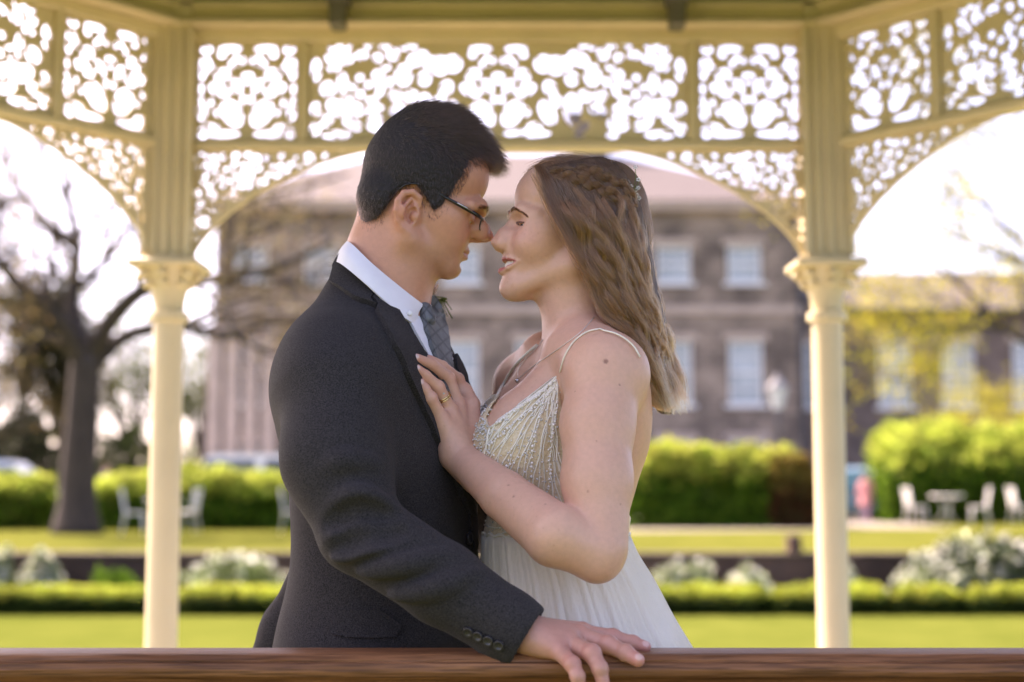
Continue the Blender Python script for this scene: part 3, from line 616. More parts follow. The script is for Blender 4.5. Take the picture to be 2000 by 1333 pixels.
def column(x, y, rz):
    r = .047; c = MB(); c.lathe((0, 0, 0), [(.085, 0), (.085, .12), (.07, .14), (.062, .2), (r*1.06, .24), (r, zast-.03), (r*1.3, zast-.025), (r*1.3, zast), (r*1.02, zast+.005)], 28)
    o = c.build('column', M['paint'], bs, True, (x, y, 0), auto=35); o.rotation_euler.z = rz
    hc = zcap-zast; cpm = MB(); cpm.lathe((0, 0, zast), [(r*1.0, .004), (r*1.05, hc*.25), (r*1.35, hc*.55), (r*1.9, hc*.86), (r*1.95, hc*.88)], 28); cpm.box((0, 0, zcap-.014), (.215, .215, .026), bev=.006)
    k = cpm.build('capital', M['paint'], o, True, auto=35)
    for j in range(8):
        a = j*math.pi/4; ca, sa = math.cos(a), math.sin(a)
        for q, (rr, zz, sz) in enumerate(((r*1.5, hc*.55, .02), (r*1.95, hc*.72, .022), (r*1.75, hc*.82, .018))): MB().lathe((ca*rr, sa*rr, zast+zz-.012), [(sz*.3, 0), (sz*.8, .008), (sz*.7, .016), (sz*.2, .024)], 6).build('capital_leaf', M['paint'], o, True)
    pl = MB(); w2 = .066; pl.box((0, 0, (zcap+ztop)/2), (2*w2, 2*w2, ztop-zcap))
    for u in (-.036, 0, .036): pl.box((u, -w2-.005, (zcap+zt0)/2), (.016, .012, zt0-zcap-.03), bev=.004); pl.box((u, w2+.005, (zcap+zt0)/2), (.016, .012, zt0-zcap-.03), bev=.004)
    for u in (-1, 1): pl.box((u*w2, -w2-.002, (zcap+zt0)/2), (.022, .02, zt0-zcap-.02), bev=.004)
    pl.build('pilaster', M['paint'], o)
    return o
half = AL/2
for x, y, rz in ((XL, Y0, half*0), (XR, Y0, 0), (NL[0], NL[1], AL), (NR[0], NR[1], -AL), (NL[0], YF, 0), (NR[0], YF, 0)): column(x, y, rz)
# lacework panels: a plate with holes
def lattice(name, w_, h_, holes, th=.016, h=.0032, mask=None):
    nx, nz = int(w_/h)+6, int(h_/h)+6; ny = 9; hy = th/3.; x = (np.arange(nx)-nx/2+.5)*h; z = (np.arange(nz)-nz/2+.5)*h; X, Z = np.meshgrid(x, z, indexing='ij')
    hd = np.full(X.shape, 9.)
    for cx, cz, rx, rz_, an in holes:
        a = math.radians(an); u = (X-cx)*math.cos(a)+(Z-cz)*math.sin(a); v = -(X-cx)*math.sin(a)+(Z-cz)*math.cos(a)
        k0 = np.sqrt((u/rx)**2+(v/rz_)**2); k1 = np.sqrt((u/rx**2)**2+(v/rz_**2)**2)+1e-6; hd = np.minimum(hd, k0*(k0-1)/k1)
    spur = np.full(X.shape, 9.)           # leaf spurs that curl into the larger openings
    for cx, cz, rx, rz_, an in holes:
        if min(rx, rz_) < .0125: continue
        sg = 1 if cx >= 0 else -1; a0 = (abs(cx)*97+cz*53) % 6.28
        for a1 in ((a0, a0+2.2) if max(rx, rz_) > .02 else (a0,)):
            ux, uz = sg*math.cos(a1), math.sin(a1); px_, pz_ = cx+ux*rx*1.05, cz+uz*rz_*1.05; qx, qz = cx+sg*math.cos(a1+.5)*rx*.42, cz+math.sin(a1+.5)*rz_*.42
            ex, ez = qx-px_, qz-pz_; t = np.clip(((X-px_)*ex+(Z-pz_)*ez)/(ex*ex+ez*ez), 0, 1); spur = np.minimum(spur, np.hypot(X-px_-t*ex, Z-pz_-t*ez)-.0032); spur = np.minimum(spur, np.hypot(X-qx, Z-qz)-.0048)
    hd = np.maximum(hd, -spur)
    d = np.maximum(np.maximum(np.abs(X)-w_/2, np.abs(Z)-h_/2), -hd)
    if mask is not None: d = np.maximum(d, mask(X, Z)) if not isinstance(mask, tuple) else np.minimum(np.maximum(d, mask[0](X, Z)), mask[1](X, Z))
    y = (np.arange(ny)-(ny-1)/2)*th/5; a3 = np.maximum(d[:, None, :], (np.abs(y)-th/2)[None, :, None])
    V, F = surfnets(a3.astype(np.float32), (0, 0, 0), 1.); V[:, 0] = x[0]+V[:, 0]*h; V[:, 2] = z[0]+V[:, 2]*h; V[:, 1] = y[0]+V[:, 1]*th/5
    return mesh_np(name, lap(V, F, 1), F, True)
PH = zr1-zr0; U = PH/565.
motif = [(1560, 128, 72, 24, 0), (1603, 162, 28, 27, 0), (1690, 135, 38, 28, 0), (1697, 220, 38, 55, 0), (1678, 240, 36, 30, 0), (1712, 275, 22, 40, 0), (1508, 195, 42, 36, 30), (1542, 215, 28, 25, 0), (1600, 280, 52, 42, -40), (1615, 365, 72, 42, 25), (1520, 345, 36, 55, -30), (1470, 300, 28, 42, 0), (1480, 420, 20, 30, 0), (1540, 500, 60, 95, -30), (1605, 490, 45, 35, 0), (1662, 440, 18, 25, 0), (1717, 360, 16, 36, 0), (1717, 420, 17, 17, 0), (1708, 490, 32, 60, 0), (1600, 618, 115, 24, 0), (1660, 590, 60, 38, 0), (1700, 610, 32, 40, 0)]
mir = lambda L: L+[(-a, b, c, d, -e) for a, b, c, d, e in L]
small = mir([((a-1458)*U, (378-b)*U, c*U*.92, d*U*.92, e) for a, b, c, d, e in motif])
ro = [(310, 215, 62, 60, 0), (380, 225, 60, 65, 0), (430, 215, 50, 50, 0), (345, 355, 42, 55, 20), (380, 430, 38, 42, 0), (330, 495, 50, 85, 25), (470, 480, 58, 110, 0), (520, 565, 55, 50, 0), (510, 185, 75, 48, -30), (565, 115, 58, 28, 0), (650, 160, 42, 42, 0), (698, 115, 34, 26, 0), (785, 110, 34, 26, 0), (960, 117, 80, 25, 0), (740, 180, 33, 32, 0), (830, 165, 40, 32, 0), (915, 180, 46, 46, 0), (1000, 175, 45, 42, 0), (470, 300, 42, 50, 0), (590, 280, 55, 75, 0), (690, 235, 28, 25, 0), (735, 280, 40, 38, 0), (668, 320, 22, 36, 0), (545, 400, 48, 42, 0), (635, 400, 42, 40, 0), (620, 485, 66, 42, -30), (840, 295, 25, 25, 0), (790, 335, 25, 25, 0), (882, 345, 27, 27, 0), (835, 390, 25, 30, 0), (728, 352, 33, 60, 0), (940, 330, 33, 75, 0), (1020, 360, 52, 52, 0), (990, 235, 45, 32, 0), (1090, 250, 32, 76, 0), (1090, 475, 34, 46, 0), (1090, 590, 34, 44, 0), (770, 422, 40, 22, 0), (900, 420, 45, 28, 0), (750, 485, 58, 48, 0), (735, 560, 70, 52, 0), (860, 480, 55, 45, 0), (960, 470, 85, 50, 30), (880, 560, 66, 36, 30), (1030, 540, 40, 50, 40), (970, 622, 95, 28, 0), (700, 625, 38, 22, 0), (510, 625, 34, 18, 0), (215, 615, 150, 26, 0), (255, 585, 50, 40, 0)]
cen = [(a-1458+48, b, c, d, e) for a, b, c, d, e in motif if a < 1640 and b < 590]+ro
wide = mir([((a-48)*U, (378-b)*U, c*U*.9, d*U*.9, e) for a, b, c, d, e in cen])
LI = W-.132; WS = 205*sc0; WM = .03; WW = LI-2*WS-2*WM; kx = WW/2/(1082*U)
wide = [(a*kx, b, c*kx, d, e) for a, b, c, d, e in wide]
me_small = lattice('lace_panel', WS, PH, small); me_wide = lattice('lace_panel', WW, PH, wide)
ax_, az_ = LI*.30, zrb-zcap+.005
def arch_in(X, Z):      # right-handed bracket: corner top-left, arch towards lower-right
    u = (X-ax_/2)/ax_; v = (Z+az_/2)/az_; return -(1-np.sqrt(np.clip((1-np.clip((X+ax_/2)/ax_, 0, 1))**0*((ax_/2-X)/ax_)**2*1.0+((Z+az_/2)/az_)**2, 0, 9)))*min(ax_, az_)
def arch_d(X, Z):       # signed distance-like: solid outside the ellipse centred at lower-right corner
    return (1-(np.abs((ax_/2-X)/ax_)**1.5+np.abs((Z+az_/2)/az_)**1.5)**(1/1.5))*az_
rb = np.random.default_rng(5); hs = []
for _ in range(2200):
    cx, cz = rb.uniform(-ax_/2, ax_/2), rb.uniform(-az_/2, az_/2); r_ = rb.uniform(.006, .018)
    if arch_d(cx, cz) > -r_-.006 or cx < -ax_/2+r_*.9 or cz > az_/2-r_*.9: continue
    if all(math.hypot(cx-h_[0], cz-h_[1]) > (r_+h_[2])*.92+.003 for h_ in hs): hs.append((cx, cz, r_*rb.uniform(.85, 1.2), r_*rb.uniform(.85, 1.2), rb.uniform(0, 90)))
me_br = lattice('arch_bracket', ax_, az_, hs, mask=(arch_d, lambda X, Z: np.maximum(np.abs(arch_d(X, Z)+.006)-.007, np.maximum(np.abs(X)-ax_/2, np.abs(Z)-az_/2))))
vv = np.zeros(len(me_br.vertices)*3, np.float32); me_br.vertices.foreach_get('co', vv); vv = vv.reshape(-1, 3); fl = np.array([p.vertices[:] for p in me_br.polygons])
v2 = vv.copy(); v2[:, 0] *= -1; me_br2 = mesh_np('arch_bracket', v2, fl[:, ::-1])
for m_ in (me_small, me_wide, me_br, me_br2): m_.materials.append(M['paint'])
fm = MB()
fm.box((0, 0, (zr0+zrb)/2), (LI, .05, zr0-zrb), bev=.006).box((0, 0, (zt0+zr1)/2), (LI, .05, zt0-zr1), bev=.004)
for s in (-1, 1):
    fm.box((s*(WW/2+WM/2), 0, (zr0+zr1)/2), (WM, .045, PH), bev=.004); fm.box((s*(LI/2-.004), 0, (zr0+zr1)/2), (.008, .04, PH))
fr0 = None
for i in range(len(RING)-1):
    (xa, ya), (xb, yb) = RING[i], RING[i+1]; Lb = math.hypot(xb-xa, yb-ya)
    if i in (0, 4): continue
    if fr0 is None: fr = fr0 = fm.build('frieze_frame', M['paint'], bs)
    else: fr = fr0.copy(); COL.objects.link(fr); fr.parent = bs
    fr.location = ((xa+xb)/2, (ya+yb)/2, 0); fr.rotation_euler.z = math.atan2(yb-ya, xb-xa)
    for me_, x_ in ((me_small, -WW/2-WM-WS/2), (me_small, WW/2+WM+WS/2), (me_wide, 0)): link('lace_panel', me_, None, fr, (x_, 0, (zr0+zr1)/2))
    link('arch_bracket', me_br, None, fr, (-LI/2+ax_/2, 0, zrb-az_/2)); link('arch_bracket', me_br2, None, fr, (LI/2-ax_/2, 0, zrb-az_/2))
# swept mouldings
def sweep(prof, path, name, m, close=False):
    n = len(path); V = []
    for i, p in enumerate(path):
        p = Vector(p); a = (Vector(path[i])-Vector(path[i-1])).normalized() if i > 0 else None; b = (Vector(path[i+1])-p).normalized() if i < n-1 else None
        na = Vector((-a.y, a.x)) if a else None; nb = Vector((-b.y, b.x)) if b else None
        if na is None: mt = nb
        elif nb is None: mt = na
        else: mt = (na+nb)/(1+na.dot(nb))
        for d, z in prof: V.append((p.x+mt.x*d, p.y+mt.y*d, z))
    k = len(prof); F = [(i*k+j, i*k+(j+1) % k, (i+1)*k+(j+1) % k, (i+1)*k+j) for i in range(n-1) for j in range(k)]+[tuple(range(k)), tuple(range(n*k-1, (n-1)*k-1, -1))]
    return MB().add(V, F).build(name, m, bs)
zc1, zc2, zc3 = zq(48), zq(22), zq(2); IN = -1   # inside of the pavilion lies on the right of the path
sweep([(-.085, zt0), (-.085, zt0+.012), (-.07, zt0+.02), (-.06, zc1), (.07, zc1), (.07, zt0)], RING, 'architrave', M['paint'])
sweep([(-.055, zc1+.001), (-.05, zc2-.006), (-.066, zc2-.002), (-.066, zc2+.008), (.06, zc2+.008), (.06, zc1+.001)], RING, 'fascia', M['paint'])
sweep([(-.04, zc2+.009), (-.035, zc3+.05), (.3, zc3+.05), (.3, zc2+.009)], RING, 'eave_board', M['paint_grn'])
for px in (657, 1325):
    x = at(px, 30, Y0-.15).x; zb_, zu_ = zpx(47, Y0-.15), zpx(-30, Y0-.15); MB().box((x, Y0-.11, (zb_+zu_)/2), (.048, .08, zu_-zb_), bev=.005).box((x, Y0-.13, zpx(4, Y0-.15)+.03), (.07, .12, .05), bev=.005).build('rafter_bracket', M['paint_dk'], bs)
ez = zc3+.051; cx_ = (XL+XR)/2; ap = (cx_, 2.9, ez+1.1)
ev = [(p[0]+(p[0]-cx_)*.1, p[1]+(p[1]-2.9)*.16) for p in RING]; n = len(ev)
rv = [(x, y, ez) for x, y in ev]+[ap]+[(x, y, ez+.05) for x, y in ev]+[(ap[0], ap[1], ap[2]+.06)]
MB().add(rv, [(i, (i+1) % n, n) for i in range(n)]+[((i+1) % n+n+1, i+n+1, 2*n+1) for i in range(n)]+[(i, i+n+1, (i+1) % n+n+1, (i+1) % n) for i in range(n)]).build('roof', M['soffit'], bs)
fp = [(x+(x-cx_)*.08, y+(y-2.9)*.12) for x, y in RING]
MB().prism(fp, ZL+.001, 0., axis=2).build('floor', M['floor'], bs)
for k in range(2): MB().box((cx_, Y0+.5+.3*k, ZL+.1+.2*(1-k)), (1.7, .6, .2), bev=.01).build('step', M['floor'], bs)
# front handrail
M['wood'] = mat('varnished_mahogany', (.13, .052, .022), .45, scale=30, col2=(.3, .135, .06), bump=.35, bscale=60, stretch=(.12, 2.2, 2.2), coat=.0, spec=.3, detail=9.)
def wood_grain(m):
    t_ = m.node_tree; N = t_.nodes; L = t_.links; b = N['Principled BSDF']; src = b.inputs['Base Color'].links[0].from_socket
    tc = N.new('ShaderNodeTexCoord'); mp = N.new('ShaderNodeMapping'); mp.inputs['Scale'].default_value = (14, 330, 330); L.new(tc.outputs['Object'], mp.inputs[0])
    nz = N.new('ShaderNodeTexNoise'); nz.inputs['Scale'].default_value = 1.; nz.inputs['Detail'].default_value = 3; L.new(mp.outputs[0], nz.inputs[0])
    rp = N.new('ShaderNodeValToRGB'); rp.color_ramp.elements[0].position = .36; rp.color_ramp.elements[0].color = (.55, .52, .5, 1); rp.color_ramp.elements[1].position = .56; rp.color_ramp.elements[1].color = (1.1, 1.08, 1.05, 1); L.new(nz.outputs[0], rp.inputs[0])
    mx = N.new('ShaderNodeMix'); mx.data_type = 'RGBA'; mx.blend_type = 'MULTIPLY'; mx.inputs[0].default_value = 1; L.new(src, mx.inputs[6]); L.new(rp.outputs[0], mx.inputs[7]); L.new(mx.outputs[2], b.inputs['Base Color'])
wood_grain(M['wood'])
zrl = zpx(1266, YF+.03); hw = .042
prof = [(-hw*.75, zrl), (-hw*.9, zrl-.002), (-hw*1.0, zrl-.0065), (-hw*1.0, zrl-.009), (-hw*1.10, zrl-.0105), (-hw*1.14, zrl-.016), (-hw*1.14, zrl-.022), (-hw*1.08, zrl-.027), (-hw*.86, zrl-.032), (-hw*.78, zrl-.037), (-hw*.8, zrl-.04), (-hw*1.0, zrl-.042), (-hw*1.02, zrl-.055), (-hw*.8, zrl-.06)]
pf = prof+[(-a, b) for a, b in prof[::-1]]
hr = MB().prism([(YF+a, b) for a, b in pf], NL[0]+.05, NR[0]-.05, axis=0).build('handrail', M['wood'], bs, True, auto=30); hr['label'] = 'moulded brown varnished wooden handrail across the front'
bal = MB().box((0, 0, (zrl-.06+.1)/2), (.018, .018, zrl-.16)).build('baluster', M['paint'], bs, loc=(NL[0]+.12, YF, 0))
k = 1
while NL[0]+.12+k*.11 < NR[0]-.1:
    b_ = bal.copy(); COL.objects.link(b_); b_.parent = bs; b_.location.x = NL[0]+.12+k*.11; k += 1
MB().box(((NL[0]+NR[0])/2, YF, .09), (NR[0]-NL[0]-.15, .04, .03)).build('bottom_rail', M['paint'], bs)
# ================================================================== people
PS = 2.12/FPX                                              # metres per photo pixel at the couple
M['skin'] = mat('skin', (.5, .3, .2), .42, attr=True, var=.045, scale=140, bump=.08, bscale=520, sss=.12, spec=.45)
M['wool'] = mat('charcoal_wool', (.0075, .0066, .0072), .9, scale=620, col2=(.05, .045, .045), bump=.2, bscale=800, sheen=.03, detail=3., spec=.25)
M['wool_dk'] = mat('waistcoat_wool', (.016, .015, .016), .9, scale=420, col2=(.03, .028, .028), bump=.3, bscale=500, spec=.2)
M['shirt'] = mat('white_cotton', (.78, .78, .82), .75, .02, 60, .12, 700)
M['trouser'] = mat('dark_trousers', (.03, .03, .032), .85, .2, 300)
M['leather'] = mat('black_leather', (.02, .018, .016), .35, .2, 40)
M['hair_base'] = mat('hair_undercoat', (.011, .0075, .006), .7, .3, 120, .5, 160)
M['button'] = mat('dark_button', (.03, .028, .03), .35, .1, 40)
M['eyew'] = mat('eye_white', (.75, .72, .68), .15, spec=.6); M['iris'] = mat('iris', (.05, .03, .02), .1, spec=.7)
def V3(v): return np.array(tuple(v))
def tubes_np(P, rad, n=3, cols=None):
    """many strands at once: P (strand, point, 3), rad (strand, point), colour per strand or per point"""
    P = np.asarray(P); m, k, _ = P.shape; c = np.zeros((m, k, 3)) if cols is None else np.asarray(cols)
    if c.ndim == 2: c = np.repeat(c[:, None], k, 1)
    return P, np.broadcast_to(rad, (m, k)), c
def hair_obj(name, L, m, parent, off):
    """all strands of one head of hair as one hair-curves object"""
    hc = bpy.data.hair_curves.new(name); sizes = [l[0].shape[1] for l in L for _ in range(l[0].shape[0])]; hc.add_curves(sizes)
    P = np.concatenate([l[0].reshape(-1, 3) for l in L])-np.array(tuple(off)); R = np.concatenate([np.asarray(l[1]).reshape(-1) for l in L]); C = np.concatenate([l[2].reshape(-1, 3) for l in L])
    hc.attributes['position'].data.foreach_set('vector', P.astype(np.float32).ravel())
    ra = hc.attributes.get('radius') or hc.attributes.new('radius', 'FLOAT', 'POINT'); ra.data.foreach_set('value', R.astype(np.float32))
    ca = hc.attributes.new('Col', 'FLOAT_COLOR', 'POINT'); ca.data.foreach_set('color', np.c_[C, np.ones(len(C))].astype(np.float32).ravel())
    hc.materials.append(m); o = bpy.data.objects.new(name, hc); COL.objects.link(o); o.parent = parent; o['kind'] = 'stuff'; return o
def hair_mat(name, rough=.3, rrough=.35, gain=1.):
    m = bpy.data.materials.new(name); m.use_nodes = True; N = m.node_tree.nodes; L = m.node_tree.links; N.remove(N['Principled BSDF']); h = N.new('ShaderNodeBsdfHairPrincipled')
    h.parametrization = 'COLOR'; h.inputs['Roughness'].default_value = rough; h.inputs['Radial Roughness'].default_value = rrough; h.inputs['Random Roughness'].default_value = .2
    a = N.new('ShaderNodeAttribute'); a.attribute_name = 'Col'; L.new(a.outputs['Color'], h.inputs['Color']); L.new(h.outputs[0], N['Material Output'].inputs[0]); return m
M['hair_m'] = hair_mat('dark_brown_hair')
def noise3(P, sc, seed): return rough_noise(np.asarray(P), sc, seed)
def ear(F_, fld, c, sd, s=1., tilt=0.):
    """outer ear: rim, lobe, hollow; sd = side (+1 left, -1 right)"""
    ct, st = math.cos(tilt), math.sin(tilt)
    def q(f, l, u): return (c[0]+(f*ct-u*st)*s, sd*(c[1]+l*s), c[2]+(f*st+u*ct)*s)
    F_.chain(fld, [q(2, -6, 0), q(-8, 2, 2), q(-10, 6, 10)], [16*s, 15*s, 12*s], 8)
    F_.ell(fld, q(-4, 3, 0), (17*s, 6*s, 29*s), 6)
    rim = [q(12, 0, 16), q(10, 4, 27), q(-1, 8, 33), q(-14, 11, 29), q(-21, 12, 16), q(-21, 11, 0), q(-15, 8, -14), q(-6, 5, -24), q(3, 2, -30)]
    F_.ell(fld, q(2, 8, -2), (11*s, 15*s, 14*s), 2, 'cut'); F_.ell(fld, q(-6, 10, 15), (10*s, 10*s, 13*s), 2, 'cut')
    F_.chain(fld, rim, [4.5*s, 5*s, 5*s, 5*s, 5*s, 4.6*s, 4.6*s, 5.5*s, 6*s], 3)
    F_.chain(fld, [q(-3, 6, 22), q(-11, 8, 8), q(-9, 7, -8), q(-2, 5, -17)], [3.4*s]*4, 3)
    F_.ell(fld, q(8, 2, -2), (5*s, 5*s, 7*s), 4); F_.ell(fld, q(1, 3, -28), (8*s, 5*s, 9*s), 5)
def head(F_, fld, p, smile=0.):
    E, C, Ch = F_.ell, F_.cap, F_.chain; fe = p.get('fem', 0); dz = p.get('dz', 0)
    E(fld, (-12, 0, 50-15*fe), (116, 98-2*fe, 110-20*fe), 12); E(fld, (38, 0, 58-14*fe), (80, 84-4*fe, 78-8*fe), 22); E(fld, (40, 0, -42), (74, 72-3*fe, 96), 24)
    for s in (-1, 1):
        E(fld, (58, s*50, -30), (40, 28, 34), 22)
        if fe: E(fld, (66, s*34, -46), (42, 38, 44), 26)                       # cheekbone
        E(fld, (66-8*fe, s*(36+2*fe), -66), (42-3*fe, 30-2*fe, 40-3*fe), 20)                       # cheek
        Ch(fld, [(-22, s*73, -56), (0, s*66, -98+6*fe), (82, s*20, p['chin'][2]+8)], [20, 20, 21], 20)   # jaw
    E(fld, (p['chin'][0]-26, 0, p['chin'][2]), (27, 28-4*fe, 24-2*fe), 18)
    E(fld, (p['lip']-46+4*fe, 0, -84-8*fe), (36, 42, 42), 16)                     # muzzle
    for s in (-1, 1):
        Ch(fld, [(p['brow']-14, s*14, 17+dz), (p['brow']-18, s*36, 21+dz), (p['brow']-34-9*fe, s*62, 12+dz)], [14, 13, 13] if not fe else [11, 10, 10], 14)
    for s in (-1, 1): E(fld, (122+5*fe, s*37, -6+dz), (24, 24-2*fe, 17-3*fe), 12+4*fe, 'cut')
    # nose
    nt_ = p['nose']; Ch(fld, [(p['brow']-14, 0, 10+dz), (p['nas']-9, 0, -4+dz), ((p['nas']-9)*.45+(nt_[0]-12)*.55, 0, (-4+dz)*.45+nt_[2]*.55+3), (nt_[0]-12+2.4*fe, 0, nt_[2])], [10-2*fe, 9.5-2.5*fe, 10.5-2.5*fe, 12-2.4*fe], 9)
    for s in (-1, 1):
        E(fld, (nt_[0]-22+2*fe, s*(12-2*fe), nt_[2]-4), (13-fe, 8.5-.5*fe, 9.5-.5*fe), 4); E(fld, (nt_[0]-36, s*(16-2*fe), nt_[2]+6), (22, 12-2*fe, 20), 12+8*fe)
    C(fld, (nt_[0]-16, 0, nt_[2]-8), (p['sub']-6, 0, nt_[2]-17), 7, 7, 5)
    for s in (-1, 1): E(fld, (nt_[0]-21, s*8.5, nt_[2]-17.5), (7, 3.6, 4.5), 2, 'cut')
    E(fld, (p['sub']-1, 0, (nt_[2]-17+p['lipu'])/2), (6, 4, 8), 5, 'cut')   # philtrum
    L = p['lip']; zu, zd = p['lipu'], p['lipd']; w = p['mw']; zc = p['mc']
    if smile:
        for s in (-1, 1): E(fld, (74, s*45, -62), (38, 27, 27), 14)
        for s in (-1, 1): Ch(fld, [(L-10, 0, (zu+zd)/2), (L-9, s*w*.5, (zu+zd)/2+2), (L-27, s*w*.93, zc-1)], [(zu-zd)*.36, (zu-zd)*.38, 5], 3, 'cut')
    for s in (-1, 1):
        Ch(fld, [(L-7, 0, zu), (L-9, s*9, zu+1.5), (L-12.5, s*w*.6, (zu*.55+zc*.45)+(2 if smile else 0)), (L-22-8*fe, s*w, zc)], [5.5-1.5*fe, 5.6-1.5*fe, 4.4-fe, 2.5], 4)
        Ch(fld, [(L-8+2*fe, 0, zd), (L-10+1.5*fe, s*9, zd+.3), (L-13.5, s*w*.6, (zd*.62+zc*.38)-(2 if smile else 0)), (L-23-8*fe, s*w*.98, zc)], [6.5-.3*fe, 6.2-.4*fe, 4.6-.4*fe, 2.5], 4)
        if not smile: Ch(fld, [(L+1, 0, (zu+zd)/2), (L-4, s*12, (zu+zd)/2-.5), (L-18, s*w, zc)], [1.6, 1.6, 1.4], 2.5, 'cut')
    if fe: E(fld, (L-40, 0, zd-17), (29, 36, 30), 9); C(fld, (94, 0, -148), (30, 0, -134), 17, 24, 16)
    else: E(fld, (L-5, 0, zd-15), (8, 26, 6), 8, 'cut')
    # eyelids
    for s in (-1, 1):
        e = np.array(p['eye'])*np.array([1, s, 1]); E(fld, e, (19, 19.5, 18.5), 5)
        if p['lid'] == 'open': E(fld, e+np.array([13, s*5.0, -1.5]), (12, 16, 2.6), 1.6, 'cut'); Ch(fld, [e+np.array([17.5, -s*10, 3]), e+np.array([18.5, 0, 5.8]), e+np.array([13.5, s*13, 4.6]), e+np.array([6, s*19, 1])], [2, 2.4, 2.2, 1.8], 3); Ch(fld, [e+np.array([16.5, -s*8, -6]), e+np.array([17, s*2, -7]), e+np.array([10, s*15, -5.5])], [1.8, 2.2, 2], 4)
        else: E(fld, e+np.array([16, s*2.0, -9]), (7, 12, 2.6), 2, 'cut'); Ch(fld, [e+np.array([17, -s*10, -5]), e+np.array([19, 0, -5.5]), e+np.array([12, s*14, -4])], [2, 2.2, 2], 3)
def head_colors(F_, V, p, base, lipc, blush, stubble=None, freckle=0., nose_red=.0):
    Q = F_.loc(V); C = np.tile(np.array(base), (len(V), 1)); f, l, u = Q[:, 0], np.abs(Q[:, 1]), Q[:, 2]
    def mix(c, a): nonlocal C; a = np.clip(a, 0, 1)[:, None]; C = C*(1-a)+np.array(c)*a
    g = lambda c, r: np.exp(-(((f-c[0])/r[0])**2+((l-c[1])/r[1])**2+((u-c[2])/r[2])**2))
    mix(blush, (.55+.3*p['fem'])*g((74, 46, -52), (44, 34, 28))); mix(blush, nose_red*g((p['nose'][0]-14, 0, p['nose'][2]), (26, 22, 20))); mix(blush, .7*g((-24, 92, p.get('earz', -34)), (26, 20, 38)))
    if stubble is not None: mix(stubble, .3*np.clip(g((62, 20, -118), (70, 70, 34))*1.4+g((105, 0, -68), (18, 26, 10)), 0, 1)*(u < -50))
    # lips
    L, zu, zd, w, zc = p['lip'], p['lipu'], p['lipd'], p['mw'], p['mc']; t = np.clip(l/w, 0, 1)
    zt_ = zu+4.5-(zu+3-zc)*t**1.6; zb_ = zd-5.5+(zc-zd+4.5)*t**1.8; ins = np.clip((zt_-u)/2.2, 0, 1)*np.clip((u-zb_)/2.2, 0, 1)*np.clip((w+1-l)/3, 0, 1)*(f > L-48)
    mix(lipc, .9*ins)
    # brows are hair; freckles and moles
    if freckle:
        n_ = noise3(V, 900, 3)*noise3(V, 700, 8); mix((base[0]*.62, base[1]*.48, base[2]*.42), freckle*np.clip((n_-.55)*3, 0, 1)*(f > 10))
    return C
def onto(bvh, F_, Q, lift=.4):
    """move local points along the face direction onto the skin"""
    out = []; d = Vector(-F_.R[:, 0])
    for q in Q:
        h_ = bvh.ray_cast(Vector(F_.pt((q[0]+50, q[1], q[2]))), d)[0]; f_ = F_.loc(np.array(tuple(h_)))[0]+lift if h_ is not None else q[0]; out.append((f_, q[1], q[2]))
    return np.array(out)
# ------------------------------------------------------------------ GROOM
gro = empty('person', (at(745, 900, 2.12).x, 2.12, 0)); tag(gro, 'dark haired man in glasses, charcoal suit and grey tie, hand on the rail', 'person')
GO = gro.location.copy()
def gpart(name, V, F, m, colors=None, parent=None):
    par = parent or gro; off = np.array(tuple(GO)); o = link(name, mesh_np(name, V-off, F, True, colors=colors), m, par); return o
GYAW = math.radians(4)                                     # the face turned slightly away
t17 = math.radians(16)
gF = Frame(V3(at(825, 385, 2.125)), (math.cos(t17)*math.cos(GYAW), math.sin(GYAW)*math.cos(t17), -math.sin(t17)), (math.sin(t17), 0, math.cos(t17)), PS)
gp = dict(earz=-54, chin=(114, 0, -121), lip=122, lipu=-80, lipd=-93, mw=27, mc=-86, brow=132, nas=128, nose=(158, 0, -38), sub=124, eye=(93, 37, -20), lid='down', fem=0, dz=-13)
lo, hi = V3(at(640, 640, 2.12))-np.array([0, .16, 0]), V3(at(1000, 180, 2.12))+np.array([0, .16, 0])
lo[1] = 1.97; hi[1] = 2.28
gb_ = Field(lo, hi, .0019)
head(gF, gb_, gp); ear(gF, gb_, (-10, 82, -54), 1, 1.25, .1); ear(gF, gb_, (-10, 82, -54), -1, 1.25, .1)
# neck
nk = [at(780, 430, 2.125), at(765, 520, 2.13), at(748, 620, 2.13)]
gb_.chain([V3(p) for p in nk], [.058, .059, .068], .02); gb_.chain([V3(at(788, 500, 2.125)), V3(at(772, 590, 2.13))], [.038, .042], .03)
gb_.chain([V3(at(748, 420, 2.125)), V3(at(738, 490, 2.13)), V3(at(728, 600, 2.13))], [.03, .036, .05], .03)
hv, hf = gb_.mesh(2)
SK_M = (.56, .275, .17)
hc_ = head_colors(gF, hv, gp, SK_M, (.42, .17, .13), (.55, .22, .15), (.34, .215, .165), nose_red=.5)
rz_ = lambda c, r, a, C: None
